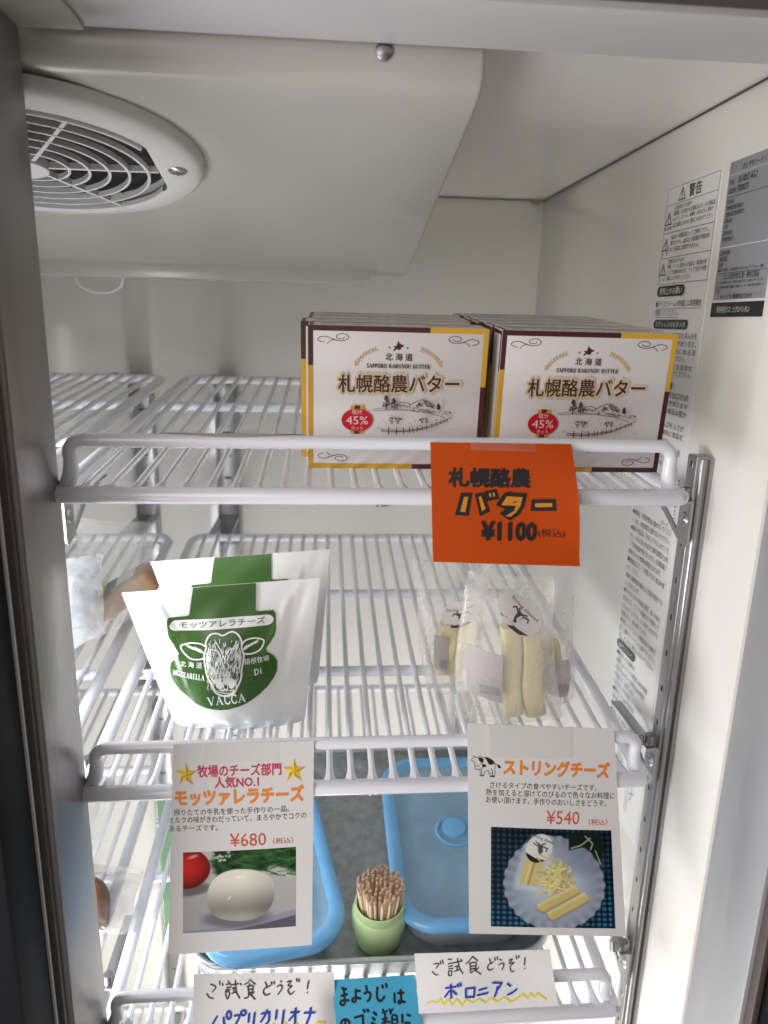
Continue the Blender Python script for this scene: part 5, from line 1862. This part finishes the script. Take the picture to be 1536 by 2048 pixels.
def photo_string():
    n1 = fnoise(U.shape, 5, 9)
    gx = (np.sin(U * 2 * math.pi * 21) > -0.1).astype(float)
    gy = (np.sin(Vv * 2 * math.pi * 18) > -0.1).astype(float)
    dk = np.array([0.04, 0.07, 0.16])
    mdl = np.array([0.07, 0.15, 0.24])
    lt = np.array([0.17, 0.36, 0.42])
    img = np.where(gx[..., None] * gy[..., None] > 0.5, lt, np.where((gx + gy)[..., None] > 0.5, mdl, dk)) * (0.55 + 0.55 * Vv[..., None]) + 0.0
    img = img * (0.75 + 0.5 * n1[..., None])
    # plate with a scalloped edge
    ang = np.arctan2((Vv - 0.545) * 0.86, U - 0.515)
    rad = np.hypot(U - 0.515, (Vv - 0.545) * 0.86)
    rim = 0.412 + 0.006 * np.cos(ang * 26)
    mk = sstep(rim + 0.006, rim - 0.006, rad)
    base = 0.66 + 0.12 * np.cos(rad / 0.41 * 2.6) + 0.06 * (Vv - 0.5) + 0.05 * np.cos(ang * 26) * sstep(0.30, 0.41, rad)
    pc = np.stack([base * 0.90, base * 0.97, base * 1.06], 2)
    img = img * (1 - mk[..., None]) + pc * mk[..., None]
    img = lay(img, elm(0.76, 0.30, 0.16, 0.14, 0.5)[0] * 0.45, (0.44, 0.48, 0.55))
    # leaf
    img = lay(img, inpoly([(0.64, 0.04), (0.90, 0.02), (0.93, 0.16), (0.90, 0.34), (0.80, 0.18), (0.75, 0.17), (0.64, 0.20)], 0.01), (0.09, 0.12, 0.10))
    for P in ([(0.66, 0.18), (0.74, 0.15), (0.82, 0.08)], [(0.78, 0.06), (0.84, 0.13), (0.82, 0.19)], [(0.86, 0.20), (0.90, 0.33)]):
        img = lay(img, segm(P, 0.010), (0.62, 0.64, 0.56))
    # packed sticks
    img = lay(img, inpoly([(0.27, 0.16), (0.33, 0.06), (0.52, 0.06), (0.50, 0.34), (0.37, 0.62), (0.18, 0.60), (0.20, 0.45)], 0.02) * 0.35, (0.86, 0.90, 0.95))
    img = lay(img, inpoly([(0.29, 0.24), (0.44, 0.33), (0.375, 0.58), (0.225, 0.53)], 0.008), (0.76, 0.70, 0.47))
    img = lay(img, segm([(0.365, 0.29), (0.30, 0.555)], 0.012), (0.58, 0.52, 0.32))
    img = lay(img, segm([(0.34, 0.28), (0.275, 0.54)], 0.007), (0.86, 0.82, 0.64))
    img = lay(img, elm(0.395, 0.19, 0.105, 0.145, 0.04, 0.35)[0], (0.82, 0.82, 0.80))
    mk = elm(0.395, 0.19, 0.105, 0.145, 0.04, 0.35)[0] * inpoly([(0.27, 0.22), (0.36, 0.285), (0.46, 0.31), (0.46, 0.40), (0.25, 0.36)], 0.006)
    img = lay(img, mk, (0.12, 0.13, 0.12))
    img = lay(img, inpoly([(0.385, 0.15), (0.425, 0.155), (0.425, 0.22), (0.40, 0.255), (0.385, 0.22)], 0.008) * 0.85, (0.22, 0.22, 0.22))
    for P in ([(0.385, 0.165), (0.35, 0.14)], [(0.425, 0.17), (0.465, 0.19), (0.45, 0.215)], [(0.40, 0.15), (0.37, 0.125)], [(0.42, 0.15), (0.45, 0.14)]):
        img = lay(img, segm(P, 0.009), (0.25, 0.25, 0.25))
    # torn strings
    r5 = np.random.default_rng(6)
    img = lay(img, elm(0.54, 0.50, 0.12, 0.15, 0.4)[0] * 0.75, (0.60, 0.54, 0.33))
    for i in range(70):
        x, y = r5.normal(0.54, 0.055), r5.normal(0.48, 0.075)
        a = r5.uniform(0, 6.3)
        ln = r5.uniform(0.05, 0.13)
        bend_ = r5.uniform(-0.06, 0.06)
        P = [(x + ln * t * math.cos(a) + bend_ * t * t * math.sin(a), y + ln * t * math.sin(a) + bend_ * t * t * math.cos(a)) for t in np.linspace(-0.7, 0.7, 6)]
        cc = np.array([0.86, 0.80, 0.55]) * r5.uniform(0.68, 1.08)
        img = lay(img, segm(P, 0.010, 0.003), cc)
    for P in ([(0.57, 0.32), (0.54, 0.42), (0.43, 0.58), (0.37, 0.66)], [(0.56, 0.35), (0.56, 0.52), (0.47, 0.66)], [(0.52, 0.34), (0.46, 0.46), (0.40, 0.52)]):
        img = lay(img, segm(P, 0.022, 0.003), (0.80, 0.75, 0.51))
    # two sticks in front
    for P in ([(0.37, 0.755), (0.68, 0.545), (0.72, 0.585), (0.715, 0.63), (0.43, 0.835), (0.37, 0.80)], [(0.45, 0.835), (0.755, 0.62), (0.795, 0.655), (0.79, 0.71), (0.50, 0.925), (0.455, 0.88)]):
        img = lay(img, inpoly([(x - 0.004, y + 0.018) for x, y in P], 0.02) * 0.5, (0.40, 0.42, 0.44))
        img = lay(img, inpoly(P, 0.006), (0.76, 0.69, 0.45))
        img = lay(img, segm([(P[0][0] + 0.02, P[0][1] + 0.005), (P[1][0], P[1][1] + 0.015)], 0.022, 0.012) * 0.7, (0.86, 0.80, 0.58))
        img = lay(img, segm([P[4], P[3]], 0.014, 0.010) * 0.6, (0.58, 0.50, 0.28))
    return img * (0.96 + 0.08 * n1[..., None])


def flutter(a, f1=1.0, f2=1.0):
    return lambda u, v: a * math.sin(math.pi * u * f1) * math.sin(math.pi * v * 0.9 * f2 + 0.1)


mc = Card('menu_card', 'laminated white mozzarella card with tomato photo and gold stars', 'menu card',
          [(-0.1335, -0.0145, -0.2032), (-0.0393, -0.0145, -0.2029), (-0.0405, -0.0300, -0.3572), (-0.1412, -0.0300, -0.3603)],
          [(346, 1489), (628, 1482), (624, 1890), (336.4, 1910)], M['paper'], flutter(0.0012))
mq = mc.fn(4.042, 300, 1440)
pq = [(270, 1040), (1183, 995), (1180, 1655), (268, 1712)]


def quad_fn(fn, Q, h):
    def f(u, v):
        p = [a * ((1 - u) * (1 - v)) + b_ * (u * (1 - v)) + c * (u * v) + d * ((1 - u) * v) for a, b_, c, d in zip(*Q)]
        return fn(p[0], p[1], h)
    return f


photo_grid('photo', quad_fn(mq, pq, 1.2e-4), photo_mozzarella(), mc.root)
S = Sheet(mq)


def star(c, R_, rot_):
    o = [(c[0] + R_ * math.sin(rot_ + 2 * math.pi * k / 5), c[1] - R_ * math.cos(rot_ + 2 * math.pi * k / 5)) for k in range(5)]
    i_ = [(c[0] + R_ * 0.39 * math.sin(rot_ + 2 * math.pi * (k + 0.5) / 5), c[1] - R_ * 0.39 * math.cos(rot_ + 2 * math.pi * (k + 0.5) / 5)) for k in range(5)]
    for k in range(5):
        S.poly([c, o[k], i_[k]], M['star_b'] if k not in (4,) else M['star_c'])
        S.poly([c, o[k], i_[k - 1]], M['star_a'] if k in (0, 4, 3) else M['star_c'])


star((293, 428), 98, -0.02)
S.build('star_print', mc.root)
S = Sheet(mq)
star((1168, 396), 98, -0.02)
S.build('star_print', mc.root)
S = Sheet(mq)
S.text('牧場のチーズ部門', (390, 447), (1065, 426), 92, M['ink_red'], 0.028)
S.text('人気NO.1', (530, 530), (885, 516), 86, M['ink_red'], 0.028)
S.text('モッツァレラチーズ', (208, 670), (1245, 630), 122, M['ink_orange'], 0.05)
S.text('搾りたての牛乳を使った手作りの一品。', (195, 748), (1130, 713), 50, M['ink_text'], -0.002)
S.text('ミルクの味がきわだっていて、まろやかでコクの', (157, 810), (1266, 768), 52, M['ink_text'], -0.002)
S.text('あるチーズです。', (156, 875), (555, 860), 50, M['ink_text'], -0.002)
S.text('¥680', (655, 990), (945, 978), 106, M['ink_rust'], 0.006)
S.text('（税込）', (1000, 970), (1160, 962), 50, M['ink_rust'], 0.006)
S.build('lettering', mc.root)
S = Sheet(mq, h0=9e-4)
S.poly([(440, 105), (1050, 95), (1036, 330), (420, 345)], M['tape'])
S.build('tape', mc.root)

scd = Card('menu_card', 'laminated white string cheese card with plate photo and cow drawing', 'menu card',
           [(0.0660, -0.0145, -0.1916), (0.1709, -0.0145, -0.1986), (0.1913, -0.0300, -0.3621), (0.0730, -0.0300, -0.3532)],
           [(934.6, 1446), (1228, 1458), (1251.8, 1873), (938.3, 1867)], M['paper'], flutter(0.0010))
sq = scd.fn(4.042, 900, 1430)
W_, H_ = 220, 186
yy, xx = np.mgrid[0:H_, 0:W_]
U, Vv = xx / (W_ - 1), yy / (H_ - 1)
photo_grid('photo', quad_fn(sq, [(328, 850), (1298, 882), (1335, 1718), (328, 1700)], 1.2e-4), photo_string(), scd.root)
S = Sheet(sq)
S.text('String cheese', (668, 935), (826, 1000), 36, M['ink_text'], 0.01)
S.text('ストリングチーズ', (430, 440), (1280, 474), 112, M['ink_orange'], 0.05)
S.text('さけるタイプの食べやすいチーズです。', (320, 545), (1180, 572), 50, M['ink_text'], -0.002)
S.text('熱を加えると溶けてのびるので色々なお料理に', (287, 602), (1325, 636), 52, M['ink_text'], -0.002)
S.text('お使い頂けます。手作りのおいしさをどうぞ。', (287, 660), (1255, 694), 52, M['ink_text'], -0.002)
S.text('¥540', (770, 825), (1036, 832), 108, M['ink_rust'], 0.006)
S.text('（税込）', (1112, 836), (1264, 842), 50, M['ink_rust'], 0.006)
S.build('lettering', scd.root)
S = Sheet(scd.fn(10.24, 930, 1490))
k = M['ink']
w = M['label_white']
for P in ([(200, 350), (180, 300), (190, 262), (150, 255), (128, 225), (150, 205), (170, 200), (172, 168), (190, 155), (208, 175), (214, 192), (262, 188), (280, 192)],
          [(280, 192), (290, 165), (310, 155), (332, 172), (334, 200)],
          [(350, 200), (400, 185), (470, 190), (540, 235), (590, 285), (608, 330), (605, 420), (598, 545), (540, 550), (500, 545)],
          [(200, 350), (198, 390), (225, 410), (290, 410), (340, 395), (352, 370), (345, 290)], [(210, 355), (250, 345), (290, 352)],
          [(290, 415), (305, 460), (300, 530)], [(330, 420), (338, 515)], [(375, 530), (385, 475), (420, 445), (470, 430)], [(470, 430), (480, 490), (520, 490), (555, 480), (560, 460)],
          [(530, 390), (540, 430), (560, 470), (556, 520)], [(612, 305), (650, 318), (690, 335)], [(220, 285), (222, 305)], [(305, 290), (308, 312)]):
    S.stroke(P, 9, k)
for P in ([(300, 535), (305, 520), (380, 520), (375, 542)], [(498, 540), (505, 522), (598, 530), (585, 560)], [(262, 195), (300, 190), (345, 195), (376, 232), (360, 280), (325, 282), (285, 245)],
          [(395, 188), (430, 182), (500, 205), (560, 240), (605, 300), (520, 325), (475, 310), (440, 240)], [(350, 320), (385, 308), (420, 335), (415, 365), (355, 368)], [(650, 330), (685, 320), (728, 375), (700, 390), (665, 375)]):
    S.poly(P, k)
S.build('cow_print', scd.root)
S = Sheet(sq, h0=9e-4)
S.poly([(300, 72), (980, 92), (975, 330), (300, 320)], M['tape'])
S.build('tape', scd.root)

# ------------------------------------------------------------------ handwritten notes on the lowest rail


def writing(card, scale, ox, oy, sets, name='handwriting'):
    S = Sheet(card.fn(scale, ox, oy))
    for m_, wd, strokes in sets:
        for P in strokes:
            S.stroke(P, wd, m_)
    return S


nb = Card('note_card', 'white handwritten tasting note with blue letters, right of the pale blue note', 'note',
          [(0.0356, -0.0165, -0.3829), (0.1395, -0.0165, -0.3850), (0.1470, -0.0255, -0.4293), (0.0397, -0.0255, -0.4295)],
          [(828, 1903), (1098, 1895), (1115, 2009), (837.5, 2024)], M['note'], flutter(0.0014, 2.0))
grey, blue, yel = M['pencil'], M['ink_blue'], M['ink_yellow']
S = writing(nb, 2.954, 780, 1860, [
    (yel, 11, [[(218, 420), (240, 408), (285, 408)], *[[a, b_] for a, b_ in zip(
        [(285, 408), (300, 385), (320, 425), (345, 385), (370, 425), (395, 385), (430, 428), (450, 390), (490, 412), (530, 390), (570, 415), (600, 388), (640, 412), (680, 385), (720, 415), (790, 370), (815, 395), (830, 365), (855, 388), (870, 362), (890, 378)],
        [(300, 385), (320, 425), (345, 385), (370, 425), (395, 385), (430, 428), (450, 390), (490, 412), (530, 390), (570, 415), (600, 388), (640, 412), (680, 385), (720, 415), (790, 370), (815, 395), (830, 365), (855, 388), (870, 362), (890, 378), (920, 397)])]]),
    (grey, 6.5, [[(258, 182), (290, 180), (272, 205)], [(250, 225), (262, 240), (282, 243)], [(298, 165), (302, 182)], [(310, 160), (315, 178)],
                 [(345, 155), (365, 155)], [(345, 180), (370, 175)], [(347, 195), (370, 190)], [(347, 208), (372, 205)], [(345, 222), (365, 220), (362, 245), (347, 243), (345, 222)], [(375, 175), (425, 165)], [(385, 195), (410, 192)], [(397, 195), (397, 215)], [(380, 222), (415, 212)], [(400, 150), (410, 200), (432, 235)], [(420, 155), (427, 165)],
                 [(490, 140), (470, 165), (450, 180)], [(490, 140), (520, 165)], [(470, 178), (510, 175), (508, 212)], [(475, 178), (478, 230), (495, 222)], [(480, 195), (505, 193)], [(480, 210), (505, 208)], [(500, 215), (540, 243)], [(525, 205), (510, 218)],
                 [(590, 155), (600, 185)], [(612, 175), (585, 190), (580, 212), (595, 222), (612, 215)], [(620, 148), (624, 165)], [(635, 145), (638, 160)], [(650, 160), (662, 165)], [(645, 192), (670, 182), (675, 200), (665, 222)],
                 [(705, 165), (725, 160), (705, 185), (735, 180), (712, 205), (722, 235), (735, 232)], [(745, 140), (750, 158)], [(760, 138), (763, 150)], [(797, 150), (795, 195)], [(797, 214), (798, 217)]]),
    (blue, 11, [[(330, 318), (390, 310)], [(358, 298), (362, 380)], [(350, 335), (325, 372)], [(372, 335), (392, 357)], [(400, 295), (405, 310)], [(415, 290), (420, 305)], [(448, 325), (450, 375)], [(450, 375), (498, 375)], [(498, 375), (501, 320)], [(448, 324), (501, 319)],
                [(528, 335), (572, 326)], [(520, 365), (580, 355)], [(610, 295), (663, 300)], [(663, 300), (642, 335)], [(638, 322), (632, 350), (622, 378)], [(697, 305), (715, 320)], [(700, 370), (728, 358), (750, 340)]])])
S.build('handwriting', nb.root)

npp = Card('note_card', 'white handwritten tasting note with blue letters, left of the pale blue note', 'note',
           [(-0.1270, -0.0170, -0.3919), (-0.0244, -0.0170, -0.3957), (-0.0209, -0.0280, -0.4740), (-0.1297, -0.0280, -0.4707)],
           [(388.8, 1943), (668, 1938), (676, 2130), (385, 2140)], M['note'],
           bend=lambda u, v: 0.0012 * math.sin(2 * math.pi * u) * math.sin(math.pi * v) - 0.016 * max(0, u - 0.86) ** 1.5 * min(1, v * 3) * 8 + 0.002 * v)
zz = [(105, 590), (180, 570), (190, 610), (250, 575), (290, 610), (345, 555), (390, 605), (440, 565), (480, 605), (535, 555), (575, 600), (640, 560), (680, 600), (730, 560), (770, 605), (860, 550), (890, 595), (980, 545), (1010, 600), (1085, 550), (1120, 590), (1200, 570), (1240, 600), (1310, 540), (1380, 565)]
S = writing(npp, 5.12, 380, 1930, [
    (yel, 22, [[a, b_] for a, b_ in zip(zz, zz[1:])]),
    (grey, 13, [[(220, 155), (272, 180), (240, 225)], [(180, 245), (205, 280), (245, 288)], [(310, 125), (313, 160)], [(340, 145), (343, 165)],
                [(395, 125), (407, 137)], [(378, 155), (420, 150)], [(385, 185), (425, 180)], [(375, 205), (415, 205)], [(370, 220), (378, 270), (395, 290), (410, 250), (405, 225), (370, 222)], [(425, 160), (500, 150)], [(470, 120), (480, 220), (515, 285)], [(440, 190), (472, 186)], [(455, 190), (455, 230)], [(435, 238), (482, 225)], [(520, 148), (530, 158)],
                [(620, 110), (598, 138), (565, 155)], [(620, 115), (672, 155)], [(612, 150), (615, 165)], [(590, 175), (650, 170), (640, 235)], [(600, 175), (605, 270), (565, 285)], [(600, 205), (640, 200)], [(605, 235), (640, 230)], [(615, 240), (670, 298)], [(660, 230), (635, 255)],
                [(775, 135), (795, 190)], [(825, 170), (770, 195), (755, 230), (780, 262), (822, 250)], [(835, 135), (842, 160)], [(862, 130), (868, 155)], [(930, 125), (940, 135)], [(895, 180), (930, 165), (945, 195), (905, 258)],
                [(1000, 135), (1040, 128), (1005, 170), (1045, 180), (1005, 215), (1030, 260), (1065, 235)], [(1092, 105), (1098, 130)], [(1115, 110), (1120, 135)], [(1215, 125), (1200, 205)], [(1200, 240), (1202, 244)]]),
    (blue, 20, [[(285, 460), (238, 540)], [(352, 470), (358, 530), (375, 555)], [(405 + 22 * math.cos(a), 445 + 38 * math.sin(a)) for a in np.linspace(0, 6.283, 13)], [(465, 450), (515, 455), (470, 545)], [(553 + 25 * math.cos(a), 425 + 24 * math.sin(a)) for a in np.linspace(0, 6.283, 13)],
                [(612, 435), (605, 515)], [(668, 430), (650, 570)], [(738, 440), (815, 430)], [(815, 430), (808, 520), (775, 550)], [(790, 410), (770, 460), (730, 520)], [(890, 415), (880, 500)], [(962, 420), (945, 550)], [(1035, 440), (1115, 438)], [(1082, 400), (1075, 550)], [(1078, 450), (1018, 518)], [(1172, 445), (1275, 440)], [(1235, 395), (1225, 470), (1190, 560)]])])
S.build('handwriting', npp.root)
S = Sheet(npp.fn(5.12, 380, 1930), h0=9e-4)
S.poly([(500, 62), (1000, 50), (1000, 118), (500, 135)], M['tape'])
S.build('tape', npp.root)

nbl = Card('note_card', 'pale blue note with bold black handwriting on the lowest rail', 'note',
           [(-0.0243, -0.0135, -0.4070), (0.0369, -0.0135, -0.4059), (0.0471, -0.0225, -0.4736), (-0.0270, -0.0225, -0.4780)],
           [(668, 1960), (829, 1950), (852, 2110), (660, 2130)], M['blue_card'], flutter(0.0004))
S = writing(nbl, 7.68, 660, 1930, [
    (M['ink'], 36, [[(190, 335), (250, 345)], [(180, 432), (265, 412)], [(215, 330), (225, 420), (230, 540), (195, 560), (165, 540), (190, 498), (290, 495)],
                    [(400, 362), (465, 365)], [(402, 355), (404, 440), (400, 505), (360, 510), (350, 480), (390, 455), (475, 465)], [(563, 302), (572, 345)], [(538, 398), (590, 375), (630, 405), (618, 465), (588, 500)],
                    [(738, 318), (728, 400), (740, 470), (785, 498), (840, 440)], [(808, 288), (822, 315)], [(866, 272), (878, 308)], [(992, 398), (996, 515)], [(1050, 390), (1125, 385)], [(1086, 350), (1092, 440), (1088, 525), (1055, 525), (1060, 495), (1145, 515)],
                    [(245, 775), (232, 845), (190, 882), (172, 850), (190, 790), (245, 765), (300, 800), (306, 845), (290, 882)], [(390, 738), (505, 705)], [(512, 710), (520, 875)], [(425, 880), (525, 872)], [(525, 622), (540, 655)], [(580, 622), (598, 645)],
                    [(678, 662), (718, 695)], [(660, 740), (695, 770)], [(650, 815), (700, 845)], [(1108, 700), (1112, 815)], [(1190, 700), (1220, 715)], [(1155, 820), (1218, 828)]]),
    (M['ink'], 28, [[(815, 615), (828, 650)], [(880, 640), (815, 665)], [(812, 760), (880, 748)], [(848, 665), (855, 865)], [(845, 775), (792, 858)], [(868, 790), (918, 808)], [(918, 615), (935, 680)], [(965, 612), (940, 655)], [(965, 700), (1022, 715), (1035, 820)], [(957, 715), (957, 840), (1000, 835)], [(968, 770), (1015, 768)]])])
S.build('handwriting', nbl.root)
